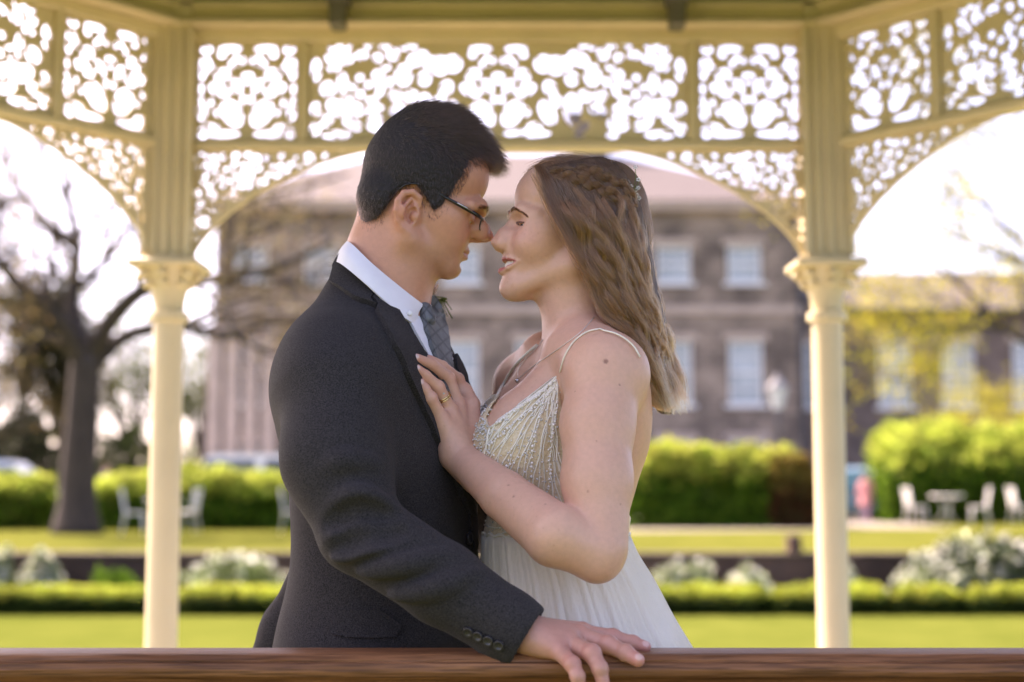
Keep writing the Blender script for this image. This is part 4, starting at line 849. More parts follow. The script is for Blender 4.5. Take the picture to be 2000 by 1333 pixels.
# right hand on the rail and forearm
ZR = zrl
hb = Field((at(1000, 1300, 1.8).x, 1.70, ZR-.115), (at(1290, 1200, 1.8).x, 1.93, ZR+.075), .0016)
def HP(px, py, Y): return V3(at(px, py, Y))
wr = HP(1020, 1240, 1.845); kn = {'i': HP(1138, 1238, 1.868), 'm': HP(1132, 1243, 1.845), 'r': HP(1112, 1256, 1.822), 'l': HP(1090, 1270, 1.803)}
hb.cap(HP(985, 1228, 1.85), wr, .029, .027, .01)
for k_, r_ in (('i', .0145), ('m', .015), ('r', .0145), ('l', .013)): hb.cap(wr+np.array([.012, (kn[k_][1]-wr[1])*.5, 0]), kn[k_], .0215, r_, .012)
hb.ell(HP(1075, 1252, 1.835), (.04, .034, .019), None, .012)
fing = {'i': [kn['i'], HP(1197, 1246, 1.868), HP(1236, 1257, 1.862), HP(1260, 1264, 1.858)], 'm': [kn['m'], HP(1188, 1260, 1.822), HP(1222, 1276, 1.802), HP(1246, 1290, 1.788)],
        'r': [kn['r'], HP(1156, 1277, 1.785), HP(1172, 1307, 1.771), HP(1180, 1345, 1.768)], 'l': [kn['l'], HP(1118, 1298, 1.772), HP(1128, 1322, 1.764), HP(1135, 1352, 1.764)]}
fr_ = {'i': [.0125, .0105, .0092, .0078], 'm': [.0132, .0112, .0098, .0085], 'r': [.0128, .0108, .0094, .008], 'l': [.0112, .0096, .0084, .0072]}
for k_ in fing:
    hb.chain(fing[k_], fr_[k_], .0035)
    for j in (1, 2): hb.ell(fing[k_][j]+np.array([0, -.001, .001]), (fr_[k_][j]*1.04,)*3, None, .004)
hb.chain([wr+np.array([.02, .02, -.004]), HP(1075, 1250, 1.905), HP(1125, 1262, 1.917), HP(1158, 1275, 1.915)], [.018, .0135, .0105, .0085], .006)
for a_, b_2 in ((wr, kn['i']), (wr, kn['m']), (wr, kn['r'])): hb.cap(a_*.35+b_2*.65+np.array([0, 0, .0105]), b_2+np.array([0, 0, .009]), .003, .0045, .006)
gv, gf_ = hb.mesh(1)
def hand_colors(V, base, red, tips, knk, nail=None):
    C = np.tile(np.array(base), (len(V), 1)) if np.ndim(base) == 1 else np.array(base)
    def mix(c, a): nonlocal C; a = np.clip(a, 0, 1)[:, None]; C = C*(1-a)+np.array(c)*a
    for q in knk: mix(red, .55*np.exp(-(((V-q)**2).sum(1))/.011**2))
    for q in tips: mix(red, .5*np.exp(-(((V-q)**2).sum(1))/.014**2))
    if nail:
        for q, w_, cc in nail: mix(cc, np.clip((w_-np.sqrt(((V-q)**2).sum(1)))/.0012, 0, 1))
    return C
nl = []
for k_ in ('i', 'm'):
    q = fing[k_][3]; d = fing[k_][3]-fing[k_][2]; d /= np.linalg.norm(d); nl.append((q+np.array([0, -.006, .0062])+d*.001, .0056, (.66, .42, .36)))
gc_ = hand_colors(gv, (.52, .27, .2), (.55, .17, .14), [fing[k_][3] for k_ in fing], [kn[k_] for k_ in kn]+[fing[k_][1] for k_ in fing], nl)
# the rest of the body under the suit (coarse)
tb_ = Field((GO.x-.26, 1.78, .02), (GO.x+.24, 2.48, 1.52), .012)
tb_.chain([V3(at(735, 600, 2.13)), V3(at(740, 760, 2.14)), V3(at(752, 1000, 2.14)), V3(at(752, 1250, 2.14))], [.08, .105, .1, .105], .05)
for s in (-1, 1):
    y = 2.14+s*.1; tb_.chain([(GO.x, y, .98), (GO.x, y, .52), (GO.x-.01, y, .09)], [.07, .05, .035], .03); tb_.chain([(GO.x-.03, y, .07), (GO.x+.13, y, .05)], [.04, .032], .03)
tv, tf = tb_.mesh(1)
BV, BF = join_np([(hv, hf), (gv, gf_), (tv, tf)]); BC = np.concatenate([hc_, gc_, np.tile(np.array(SK_M), (len(tv), 1))])
gpart('body', BV, BF, M['skin'], BC)
# eyes
for s in (-1, 1):
    e = gF.pt((93, s*37, -20)); em = MB(); em.lathe((0, 0, 0), [(math.sin(a)*16.5*PS, -math.cos(a)*16.5*PS) for a in np.linspace(.05, 3.09, 14)], 18); o = em.build('eye', M['eyew'], gro, True, Vector(e)-GO)
# ---- hair
pxhair = [(850, 418), (872, 402), (888, 380), (905, 352), (914, 326), (940, 318), (962, 322), (985, 332), (992, 318), (975, 285), (946, 250), (898, 214), (850, 188), (800, 180), (760, 200), (722, 232), (692, 272), (680, 325), (682, 364), (690, 402), (694, 440), (714, 455), (737, 433), (758, 410), (770, 392), (782, 374), (808, 368), (824, 386), (838, 413)]
hp = np.array([gF.loc(V3(at(x, y, 2.05 if (i < 5 or i > 21) else 2.12)))[[0, 2]] for i, (x, y) in enumerate(pxhair)])
def poly_sd(px, py, poly):
    d = np.full(px.shape, 1e9)
    for i in range(len(poly)):
        a, b = poly[i-1], poly[i]; e = b-a; t = np.clip(((px-a[0])*e[0]+(py-a[1])*e[1])/(e@e), 0, 1); d = np.minimum(d, (px-a[0]-t*e[0])**2+(py-a[1]-t*e[1])**2)
    return np.sqrt(d)*np.where(in_poly(px, py, [tuple(q) for q in poly]), -1, 1)
hh = Field(lo, hi, .0022); Er = lambda c, r, k=10: gF.ell(hh, c, r, k)
Er((-12, 0, 50), (121, 104, 114)); Er((38, 0, 62), (86, 90, 86), 20); Er((-8, 0, 96), (104, 90, 84), 20); gF.chain(hh, [(-40, 0, 140), (10, 0, 142), (70, 0, 118), (112, 0, 102)], [40, 40, 28, 12], 26); gF.chain(hh, [(50, -40, 118), (92, -34, 100)], [30, 15], 22); gF.chain(hh, [(50, 40, 118), (92, 34, 100)], [30, 15], 22)
for s in (-1, 1): Er((20, s*62, 5), (60, 28, 60), 16); Er((18, s*74, -20), (26, 14, 40), 10); Er((-60, s*40, -30), (60, 50, 60), 16)
Er((-70, 0, -20), (56, 78, 70), 18); Er((-66, 0, -80), (40, 60, 46), 14)
def hairclip(X, Y, Z):
    P = np.stack(np.broadcast_arrays(X, Y, Z), -1); Q = gF.loc(P); return poly_sd(Q[..., 0]+2.5*np.sin(Q[..., 1]*.35+Q[..., 2]*.2), Q[..., 2]-.002*Q[..., 1]**2*(Q[..., 0] > 60), hp)*PS
hh.inter_all(lambda X, Y, Z: hairclip(X, Y, Z)+(4+6*np.clip((gF.loc(np.stack(np.broadcast_arrays(X, Y, Z), -1))[..., 2]-60)/-40, 0, 1))*PS, 5*PS); hmv, hmf = hh.mesh(2); hn = vnormals(hmv, hmf)
hq = gF.loc(hmv)
gpart('hair', hmv, hmf, M['hair_base'])
def short_strands(V, N, Q, n, seed):
    r = np.random.default_rng(seed); i = r.integers(0, len(V), n); p, nn, q = V[i], N[i], Q[i]
    top = np.clip((q[:, 2]-40)/80, 0, 1); front = np.clip((q[:, 0]-40)/60, 0, 1)
    fl = np.stack([.25+.75*top+.1*front, 0*top, -1+1.15*top-.75*front*top], 1)
    fl[:, 1] += .25*np.sign(q[:, 1])*top*(1-top); fl += r.normal(0, .2, fl.shape); fl /= np.linalg.norm(fl, axis=1)[:, None]; fw = fl@gF.R.T
    ln = (7+17*top+8*front*top)*r.uniform(.6, 1.25, n)*PS; clump = noise3(p, 120, 5)[:, None]
    d = fw*.95+nn*(.28+.3*top*(r.random(n) < .35))[:, None]+gF.R[:, 1][None]*clump*.25*top[:, None]; d /= np.linalg.norm(d, axis=1)[:, None]
    t = np.linspace(0, 1, 4)[None, :, None]; P = p[:, None]-nn[:, None]*.001+d[:, None]*t*ln[:, None, None]+fw[:, None]*(t**2)*ln[:, None, None]*.25-nn[:, None]*(t**2)*ln[:, None, None]*.15
    rad = (.00022*np.linspace(1, .3, 4))[None].repeat(n, 0)
    c = np.array([.024, .014, .0105])[None]*r.uniform(.4, 1.8, (n, 1))+np.array([.04, .022, .014])[None]*(r.random((n, 1)) < .12)
    return tubes_np(P, rad, 3, c)
_q = gF.loc(hv); _m = (poly_sd(_q[:, 0], _q[:, 2], hp) < 3) & (_q[:, 2] < 60) & ~((np.abs(_q[:, 1]) > 84) & (np.abs(_q[:, 2]+54) < 48) & (_q[:, 0] < 6) & (_q[:, 0] > -48)); _n = vnormals(hv, hf)
sa = short_strands(hmv, hn, hq, 42000, 3); sb = short_strands(hv[_m], _n[_m], _q[_m], 20000, 4); hair_obj('hair_strands', [sa, sb], M['hair_m'], gro, GO)
# fringe tuft
r = np.random.default_rng(9); n = 700; _f = r.uniform(88, 120, n); st = gF.pts(np.stack([_f, r.uniform(-46, 46, n), 116-(_f-88)*.28+r.uniform(-6, 5, n)], 1)); dr = gF.R@np.array([.9, 0, -.35])
dd = dr[None]+r.normal(0, .2, (n, 3)); t = np.linspace(0, 1, 5)[None, :, None]; ln = r.uniform(8, 20, n)[:, None, None]*PS; P = st[:, None]+dd[:, None]*t*ln+np.array([0, 0, -1])*t**2*ln*.2
a, b, c = tubes_np(P, (.00025*np.linspace(1, .2, 5))[None].repeat(n, 0), 3, np.array([.02, .012, .009])[None]*r.uniform(.6, 1.7, (n, 1))); hair_obj('fringe', [(a, b, c)], M['hair_m'], gro, GO)
# eyebrows
ghb = bvh_of(hv, hf)
for s in (-1, 1):
    n = 420; t = r.random(n); q = np.stack([135.5-.0085*(46*t)**2, s*(12+46*t), 6+10*t-14*t**2+r.normal(0, 2.6, n)], 1); d = np.stack([-.5*t+.15, s*(.9-.1*t), .45-.7*t], 1)+r.normal(0, .15, (n, 3)); q = onto(ghb, gF, q)
    P = gF.pts(q[:, None]+d[:, None]*np.linspace(0, 9, 3)[None, :, None]); a, b, c = tubes_np(P, np.full((n, 3), .00022)*np.array([1, 1, .4]), 3, np.array([.06, .035, .025])[None]*r.uniform(.6, 1.6, (n, 1))); hair_obj('eyebrow', [(a, b, c)], M['hair_m'], gro, GO)
# ---- jacket
PSI = math.radians(-20); CY = 2.14
def row(py, cx, a, b, cy=CY): p = at(cx, py, cy); return (p.z, p.x, cy, a*PS, b*PS)
jl, jh = (at(440, 1300, 2.12).x, 1.72, zpx(1560, 2.12)), (at(1080, 480, 2.12).x, 2.45, zpx(470, 2.12))
jf = Field(jl, jh, .0036)
jf.loft([row(*q) for q in ((505, 706, 52, 62), (535, 714, 62, 76), (570, 720, 82, 104), (620, 728, 112, 150), (680, 732, 138, 200), (760, 738, 158, 228), (850, 744, 170, 232), (950, 752, 168, 220), (1050, 756, 165, 212), (1150, 752, 174, 220), (1260, 748, 192, 235), (1400, 742, 205, 246), (1520, 738, 212, 250))], PSI, .02, p=2.25)
SH, EL, WRs = V3(at(654, 768, 1.955)), V3(at(704, 1036, 1.865)), V3(at(1030, 1248, 1.835))
jf.chain([SH, V3(at(655, 900, 1.90)), EL], [.077, .0625, .0555], .05)
arm_dir = (WRs-EL)/np.linalg.norm(WRs-EL)
jf.chain([EL, EL*.5+WRs*.5, EL*.12+WRs*.88, WRs], [.0555, .0525, .046, .045], .012)
jf.ell(V3(at(640, 740, 2.03)), (.07, .09, .09), None, .06); jf.chain([V3(at(700, 720, 2.0)), V3(at(735, 900, 2.0))], [.05, .05], .06)
# back vent tail that kicks out
jf.chain([V3(at(600, 1130, 2.2)), V3(at(560, 1230, 2.22)), V3(at(520, 1320, 2.22))], [.03, .035, .04], .03)
# far arm towards the bride's back
jf.chain([V3(at(800, 720, 2.36)), V3(at(850, 980, 2.40)), V3(at(1080, 1060, 2.40)), V3(at(1150, 1050, 2.36))], [.075, .06, .05, .045], .02)
# creases of the sleeve: ridges and valleys around the elbow
def crease(P, r_, k=.008, mode='add'):
    Q = spline([V3(p) for p in P], 8); m = len(Q); jf.chain(list(Q), [r_*math.sin(math.pi*(i+.6)/(m+.2)) + .0015 for i in range(m)], k, mode)
for (x0, y0), (x1, y1), (x2, y2), Yc_, rr, md in (((640, 1000), (700, 972), (772, 998), 1.81, .012, 'add'), ((642, 1052), (710, 1022), (785, 1028), 1.80, .012, 'add'), ((652, 1092), (730, 1060), (800, 1052), 1.79, .010, 'add'), ((618, 930), (670, 900), (735, 905), 1.82, .010, 'add'),
    ((700, 1120), (790, 1105), (870, 1085), 1.786, .009, 'add'), ((760, 1165), (850, 1150), (930, 1120), 1.784, .009, 'add'), ((640, 1025), (700, 1000), (770, 1010), 1.788, .014, 'cut'), ((650, 1075), (720, 1042), (788, 1040), 1.78, .014, 'cut'), ((590, 860), (640, 830), (700, 835), 1.852, .007, 'add'), ((680, 800), (690, 900), (720, 980), 1.868, .006, 'add')):
    crease([at(x0, y0, Yc_+.03), at(x1, y1, Yc_+.010), at(x2, y2, Yc_+.03)], rr*.8, .016, md)
# open end of the sleeve and hollow neck
jf.cap(WRs+arm_dir*.004, WRs+arm_dir*.08, .2, .2, .001, 'cut') if False else None
def cuffcut(X, Y, Z):
    d = (X-WRs[0])*arm_dir[0]+(Y-WRs[1])*arm_dir[1]+(Z-WRs[2])*arm_dir[2]; q = np.sqrt((X-WRs[0])**2+(Y-WRs[1])**2+(Z-WRs[2])**2); return np.maximum(-d, q-.12)
jf.op(cuffcut, WRs-.13, WRs+.13, .002, 'cut'); jf.cap(WRs-arm_dir*.012, WRs+arm_dir*.05, .033, .034, .004, 'cut')
# soft unevenness of the cloth
X_, Y_, Z_ = jf.ax[0][:, None, None], jf.ax[1][None, :, None], jf.ax[2][None, None, :]
jf.a += (.0016*np.sin(9*X_+17*Z_+3*Y_)*np.sin(21*Z_-13*Y_+7*X_)+.001*np.sin(38*Z_+20*X_)*np.sin(25*Y_-14*Z_)).astype(np.float32)
jv, jff = jf.mesh(3); jv = lap(jv, jff, 2, .5)
jb = bvh_of(jv, jff)
jk = gpart('jacket', jv, jff, M['wool'])
RC = lambda L: np.array(L, float)
def cpatch(name, poly, th, m, parent=None, off=0., step=6., smooth=3):
    pts = np.array(poly, float); o = patch(name, [tuple(q) for q in pts], jb, th, m, None, step, smooth, off); o.data.transform(Matrix.Translation(-GO)); o.parent = parent or gro; return o
# V opening: shirt, tie, then lapels lie over them
cpatch('shirt_front', [(690, 500), (735, 545), (790, 620), (830, 690), (850, 730), (900, 880), (905, 800), (890, 720), (860, 640), (835, 590), (800, 540), (740, 500)], .004, M['shirt'], smooth=4)
vest = cpatch('waistcoat', [(868, 720), (905, 905), (930, 905), (926, 830), (905, 740), (885, 690)], .006, M['wool_dk'], smooth=4)
tie_m = mat('grey_silk_tie', (.085, .095, .1), .5, scale=70, col2=(.15, .165, .17), bump=.1, bscale=300, spec=.5, stretch=(1, 1, .6))
def tie_pattern(m):
    t_ = m.node_tree; N = t_.nodes; L = t_.links; tc = N.new('ShaderNodeTexCoord'); mp = N.new('ShaderNodeMapping'); mp.inputs['Rotation'].default_value = (0, math.radians(40), 0); L.new(tc.outputs['Object'], mp.inputs[0])
    wv = N.new('ShaderNodeTexWave'); wv.inputs['Scale'].default_value = 26; wv.inputs['Distortion'].default_value = .6; L.new(mp.outputs[0], wv.inputs[0]); mp2 = N.new('ShaderNodeMapping'); mp2.inputs['Rotation'].default_value = (0, math.radians(-35), 0); L.new(tc.outputs['Object'], mp2.inputs[0])
    w2 = N.new('ShaderNodeTexWave'); w2.inputs['Scale'].default_value = 20; L.new(mp2.outputs[0], w2.inputs[0]); mm = N.new('ShaderNodeMath'); mm.operation = 'MAXIMUM'
    p1 = N.new('ShaderNodeMath'); p1.operation = 'POWER'; p1.inputs[1].default_value = 9; L.new(wv.outputs['Fac'], p1.inputs[0]); p2 = N.new('ShaderNodeMath'); p2.operation = 'POWER'; p2.inputs[1].default_value = 9; L.new(w2.outputs['Fac'], p2.inputs[0]); L.new(p1.outputs[0], mm.inputs[0]); L.new(p2.outputs[0], mm.inputs[1])
    b = N['Principled BSDF']; src = b.inputs['Base Color'].links[0].from_socket; mx = N.new('ShaderNodeMix'); mx.data_type = 'RGBA'; mx.inputs[7].default_value = (.055, .06, .064, 1); L.new(mm.outputs[0], mx.inputs[0]); L.new(src, mx.inputs[6]); L.new(mx.outputs[2], b.inputs['Base Color'])
tie_pattern(tie_m)
cpatch('tie', [(812, 612), (826, 584), (842, 584), (856, 606), (864, 640), (876, 720), (884, 800), (876, 860), (862, 800), (846, 720), (826, 660)], .011, tie_m, smooth=5)
lap_near = cpatch('lapel', [(735, 600), (722, 588), (748, 566), (775, 610), (800, 655), (832, 705), (858, 760), (880, 830), (905, 920), (922, 1010), (910, 1005), (880, 930), (852, 870), (826, 815), (800, 760), (775, 700), (750, 650), (728, 608)], .009, M['wool'], smooth=3)
cpatch('lapel', [(884, 690), (898, 716), (912, 760), (924, 830), (930, 900), (928, 960), (920, 960), (912, 880), (898, 800), (886, 740), (878, 700)], .009, M['wool'], smooth=4)
# jacket collar: a folded band round the neck
def band(name, path, h_, th, m, parent=None, lean=(0, 0, 0), rise=None):
    """standing strip of cloth: path = world points of its lower edge, h_ heights, lean outwards at the bottom"""
    Pt = spline([tuple(p)+(hh_,) for p, hh_ in zip(path, h_)], 26); P = Pt[:, :3]; H = Pt[:, 3]; T = np.gradient(P, axis=0); T /= np.linalg.norm(T, axis=1)[:, None]; O_ = np.cross(T, np.array([0, 0, 1.])); O_ /= np.linalg.norm(O_, axis=1)[:, None]
    prof = [(0, 0), (0, .25), (0, .5), (0, .8), (-.25, 1.0), (-.8, 1.0), (-1, .8), (-1, .4), (-1, 0)]; V = []
    for i in range(len(P)):
        for o_, z_ in prof: V.append(P[i]+O_[i]*(o_*th)+np.array([0, 0, 1.])*z_*H[i]-O_[i]*(lean[0]*z_*H[i]))
    k = len(prof); n = len(P); F = [(i*k+j, i*k+(j+1) % k, (i+1)*k+(j+1) % k, (i+1)*k+j) for i in range(n-1) for j in range(k)]; V = np.array(V)-np.array(tuple(GO))
    me = mesh_np(name, V, np.array(F), True); return link(name, me, m, parent or gro)
cpatch('jacket_collar', [(668, 500), (682, 515), (712, 545), (748, 566), (722, 590), (735, 604), (690, 588), (648, 556), (652, 535), (660, 512)], .0085, M['wool'], smooth=3)
# shirt collar: a leaning leaf of cloth round the neck, pointed at the front
def cloth_sheet(name, rows, m, th=.0016, parent=None, off=None, sub=(30, 10)):
    """rows: list of polylines (same point count) across the cloth; thin solid"""
    A_ = np.array([[tuple(p) for p in r_] for r_ in rows]); U = np.array([spline(r_, sub[0]) for r_ in A_]); Vv = np.array([spline(U[:, i], sub[1]) for i in range(sub[0])]).transpose(1, 0, 2)
    a_, b_ = Vv.shape[:2]; du = np.gradient(Vv, axis=1); dv = np.gradient(Vv, axis=0); N = np.cross(du, dv); N /= np.linalg.norm(N, axis=2)[..., None]+1e-9
    T = np.concatenate([(Vv+N*th/2).reshape(-1, 3), (Vv-N*th/2).reshape(-1, 3)]); n = a_*b_; F = []
    for i in range(a_-1):
        for j in range(b_-1):
            q = [i*b_+j, i*b_+j+1, (i+1)*b_+j+1, (i+1)*b_+j]; F.append(q); F.append([x+n for x in q[::-1]])
    bd = [(i, 0) for i in range(a_)]+[(a_-1, j) for j in range(1, b_)]+[(i, b_-1) for i in range(a_-2, -1, -1)]+[(0, j) for j in range(b_-2, 0, -1)]
    for k in range(len(bd)): x, y = bd[k], bd[(k+1) % len(bd)]; i0, i1 = x[0]*b_+x[1], y[0]*b_+y[1]; F.append([i0, i1, i1+n, i0+n])
    o = link(name, mesh_np(name, T-np.array(tuple(off if off is not None else GO)), np.array(F), True), m, parent or gro); o.data.set_sharp_from_angle(angle=math.radians(60)); return o
Yn = lambda d: 2.13-d
top = [at(683, 472, 2.20), at(679, 473, 2.13), at(690, 480, 2.075), at(725, 515, 2.058), at(770, 553, 2.062), at(808, 583, 2.075), at(826, 596, 2.09)]
bot = [at(664, 510, 2.215), at(656, 512, 2.13), at(672, 520, 2.06), at(715, 556, 2.036), at(764, 600, 2.036), at(802, 630, 2.05), at(812, 629, 2.068)]
mid = [(a+b)/2+Vector((-.002, -.004, 0)) for a, b in zip(top, bot)]
cloth_sheet('shirt_collar', [top, mid, bot], M['shirt'], .003)
cloth_sheet('shirt_collar', [[at(828, 560, 2.17), at(836, 575, 2.15), at(838, 590, 2.125)], [at(832, 580, 2.175), at(842, 592, 2.15), at(842, 606, 2.12)], [at(838, 600, 2.18), at(848, 612, 2.15), at(846, 618, 2.118)]], M['shirt'], .003, sub=(10, 6))
cb = at(801, 612, 2.048); bm1 = MB(); bm1.lathe((0, 0, 0), [(.0005, -.002), (.004, -.002), (.0044, 0), (.004, .0018), (.0005, .001)], 12); o = bm1.build('collar_button', M['white'], gro, True, cb-GO); o.rotation_euler = (math.radians(80), 0, math.radians(20))
neckband = MB(); neckband.lathe((0, 0, 0), [(.060, -.05), (.061, -.02), (.0605, .005), (.058, .006), (.057, -.05)], 30); o = neckband.build('shirt_band', M['shirt'], gro, True, at(748, 545, 2.13)-GO); o.scale = (1.08, 1.0, 1); o.rotation_euler = (0, math.radians(28), 0)
# knot of the tie
kf = Field(tuple(V3(at(800, 640, 2.02))-np.array([.0, .02, 0])), tuple(V3(at(870, 560, 2.2))), .0022); kf.chain([V3(at(830, 604, 2.095)), V3(at(838, 624, 2.085))], [.0105, .0105], .01); a, b = kf.mesh(2); gpart('tie_knot', a, b, tie_m)
# pocket flap, seams, buttons
cpatch('pocket_flap', [(652, 1193), (700, 1188), (742, 1188), (786, 1222), (770, 1246), (720, 1248), (660, 1244), (646, 1235)], .006, M['wool'])
cpatch('front_edge', [(926, 985), (931, 1030), (932, 1075), (920, 1075), (916, 1040), (912, 1000)], .004, M['wool'])
def button(px, py, r, m=None, par=None, hit_=jb, name='button'):
    h_, n_ = hit(hit_, px, py)
    if h_ is None: return
    if n_.dot(h_-CAM) > 0: n_ = -n_
    b = MB().lathe((0, 0, 0), [(.0004, .0005), (r*.55, .0005), (r*.7, .0022), (r*.95, .0024), (r, .0012), (r*.9, -.002), (.0004, -.002)], 20)
    for x, y in ((1, 1), (1, -1), (-1, 1), (-1, -1)): pass
    o = b.build(name, m or M['button'], par or gro, True, h_-GO+n_*.003); o.rotation_euler = n_.to_track_quat('Z', 'Y').to_euler()
    for x, y in ((1, 1), (1, -1), (-1, 1), (-1, -1)): MB().lathe((x*r*.24, y*r*.24, .0002), [(.0003, 0), (r*.13, 0), (r*.13, .0006), (.0003, .0006)], 8).build('thread_hole', M['leather'], o)
    return o
button(913, 1052, .0098)
for i in range(4): button(916+20*i*.98, 1232+9.0*i, .0068, name='cuff_button')
# trousers and shoes
tr = Field((GO.x-.26, 1.86, .04), (GO.x+.24, 2.44, 1.02), .009)
for s in (-1, 1): y = 2.14+s*.105; tr.chain([(GO.x-.01, y, .95), (GO.x, y, .5), (GO.x-.005, y, .09)], [.108, .088, .085], .03)
a, b = tr.mesh(2); gpart('trousers', a, b, M['trouser'])
for s in (-1, 1):
    sf = Field((GO.x-.16, 2.14+s*.105-.08, -.01), (GO.x+.24, 2.14+s*.105+.08, .15), .006); y = 2.14+s*.105
    sf.chain([(GO.x-.07, y, .05), (GO.x+.05, y, .052), (GO.x+.16, y, .034)], [.046, .045, .032], .03); sf.ell((GO.x+.04, y, .012), (.15, .048, .012), None, .01); a, b = sf.mesh(2); a[:, 2] = np.maximum(a[:, 2], .001); gpart('shoe', a, b, M['leather'])
# ---- glasses
M['frame'] = mat('black_frame', (.008, .008, .009), .25, spec=.6); M['metal'] = mat('silver_metal', (.6, .6, .6), .25, metal=1.)
lens = bpy.data.materials.new('lens'); lens.use_nodes = True; t_ = lens.node_tree; bb = t_.nodes['Principled BSDF']; bb.inputs['Alpha'].default_value = .12; bb.inputs['Roughness'].default_value = .03; bb.inputs['Base Color'].default_value = (.7, .75, .75, 1)
gl = empty('eyeglasses', tuple(gF.pt((130, 0, 0)))); tag(gl, 'thin black rimmed eyeglasses worn by the groom', 'eyeglasses')
def gg(name, mb_, m, par=None): mb_.v = [tuple(V3(v)-np.array(tuple(gl.location))) for v in mb_.v]; return mb_.build(name, m, par or gl, True)
for s in (-1, 1):
    fm_ = gg('rim', MB().tube(gF.pts([(131-8*abs(math.cos(a)) if False else 131-.09*(38+24*math.cos(a)), s*(38+25*math.cos(a)), -26+10.5*math.sin(a)+ (3*abs(math.cos(a)) if math.sin(a) > 0 else 0)) for a in np.linspace(0, 2*math.pi, 28)]), 1.7*PS, 6), M['frame'])
    lv = gF.pts([(130.5-.09*38, s*38, -26)]+[(130.5-.09*(38+24*math.cos(a)), s*(38+24*math.cos(a)), -26+9.8*math.sin(a)) for a in np.linspace(0, 2*math.pi, 24, endpoint=False)])
    gg('lens', MB().add(lv, [(0, i+1, (i+1) % 24+1) for i in range(24)]), lens, fm_)
    tp = gF.pts([(125, s*64, -19), (117, s*72, -17), (97, s*78, -13), (60, s*86, -6), (20, s*92, 2), (-10, s*95, 5), (-34, s*95, -4), (-44, s*92, -18)])
    gg('temple', MB().tube(spline(tp, 20), [3.8*PS if i in (1, 2, 3, 4, 5, 6) else 3.2*PS if i < 9 else 1.7*PS for i in range(20)], 6), M['frame'])
    gg('temple_badge', MB().tube(gF.pts([(104, s*80.5, -13), (72, s*87.5, -7)]), 1.2*PS, 5), M['metal'])
gg('bridge', MB().tube(gF.pts([(129, -13, -20), (136, 0, -17), (129, 13, -20)]), 1.6*PS, 6), M['frame'])
# ---- boutonniere, behind the far lapel
bt = empty('boutonniere', tuple(at(833, 568, 2.27))); tag(bt, 'pink rose buttonhole with green sprig, half hidden under the groom\'s chin', 'flower')
M['rose'] = mat('pink_petal', (.5, .34, .34), .6, .15, 60, trans=.1); M['sprig'] = mat('green_sprig', (.1, .16, .03), .6, .2, 60)
bO = bt.location.copy(); rg = random.Random(3)
for k in range(9):
    a = k*2.4; rr = .004+.0014*k; V = []; F = []
    for i in range(5):
        for j in range(5): u = (i/4-.5)*1.9; v = j/4; V.append((math.cos(a+u)*rr*(1+.35*v), math.sin(a+u)*rr*(1+.35*v), (-.4+1.4*v*(1-.35*abs(u)))*.013))
    F = [(i*5+j, i*5+j+1, i*5+j+6, i*5+j+5) for i in range(4) for j in range(4)]; MB().add(V, F).build('petal', M['rose'], bt, True)
for k in range(9):
    a = rg.uniform(-2.2, .4); e = Vector((.02+rg.uniform(-.005, .025), rg.uniform(-.02, .02), -.03-.02*rg.random())); m = e*.5+Vector((.006, 0, .004)); MB().tube([(0, 0, -.008), tuple(m), tuple(e)], [.0012, .001, .0008], 5).tube([tuple(m), tuple(m+Vector((.006, .002, rg.uniform(-.004, .006))))], [.001, .0016], 5).build('sprig', M['sprig'], bt, True)
# ------------------------------------------------------------------ BRIDE
bri = empty('person', (at(1130, 900, 2.12).x, 2.12, 0)); tag(bri, 'smiling woman with long wavy brown hair in a beaded ivory wedding dress', 'person')
BO = bri.location.copy(); bo_ = np.array(tuple(BO))
def bpart(name, V, F, m, colors=None, parent=None): return link(name, mesh_np(name, np.asarray(V)-bo_, F, True, colors=colors), m, parent or bri)
bt_ = math.radians(9); byw = math.radians(11)
wF = Frame(V3(at(1114, 439, 2.12)), (-math.cos(bt_)*math.cos(byw), -math.sin(byw)*math.cos(bt_), math.sin(bt_)), (math.sin(bt_), 0, math.cos(bt_)), PS)
wp = dict(chin=(118, 0, -147), lip=127, lipu=-92, lipd=-117, mw=42, mc=-97, brow=126, nas=126, nose=(151, 0, -63), sub=122, eye=(87, 38, -26), lid='open', fem=1, dz=-18, earz=-44)
lo, hi = (at(780, 1, 2.12).x, 1.79, zpx(1290, 2.12)), (at(1300, 1, 2.12).x, 2.40, zpx(290, 2.12))
wb = Field(lo, hi, .0020)
WPSI = math.radians(22)
def wrow(py, cx, a, b, g=0., cy=2.125): p = at(cx, py, cy); return (p.z, p.x, cy, a*PS+g, b*PS+g)
TORSO = ((650, 1130, 50, 66), (672, 1136, 60, 112), (700, 1142, 72, 160), (740, 1148, 90, 182), (800, 1150, 104, 178), (870, 1146, 110, 160), (950, 1110, 128, 150), (1050, 1085, 134, 146), (1150, 1098, 146, 172), (1300, 1120, 165, 200))
def torso(fld, g=0., k=.02):
    fld.loft([wrow(*q, g) for q in TORSO], WPSI, k)
    for px, py, Y, rx, ry, rz in ((1010, 868, 2.045, 78, 72, 80), (990, 868, 2.215, 72, 70, 80)): fld.ell(V3(at(px, py, Y)), (rx*PS+g, ry*PS+g, rz*PS+g), None, .055)
    fld.chain([V3(at(1095, 715, 2.06)), V3(at(1035, 800, 2.05))], [.026+g, .03+g], .05); fld.chain([V3(at(1065, 715, 2.2)), V3(at(1010, 800, 2.2))], [.026+g, .03+g], .05)
torso(wb)
head(wF, wb, wp, 1.); ear(wF, wb, (-10, 82, -44), 1, 1.0, -.1); ear(wF, wb, (-10, 82, -44), -1, 1.0, -.1)
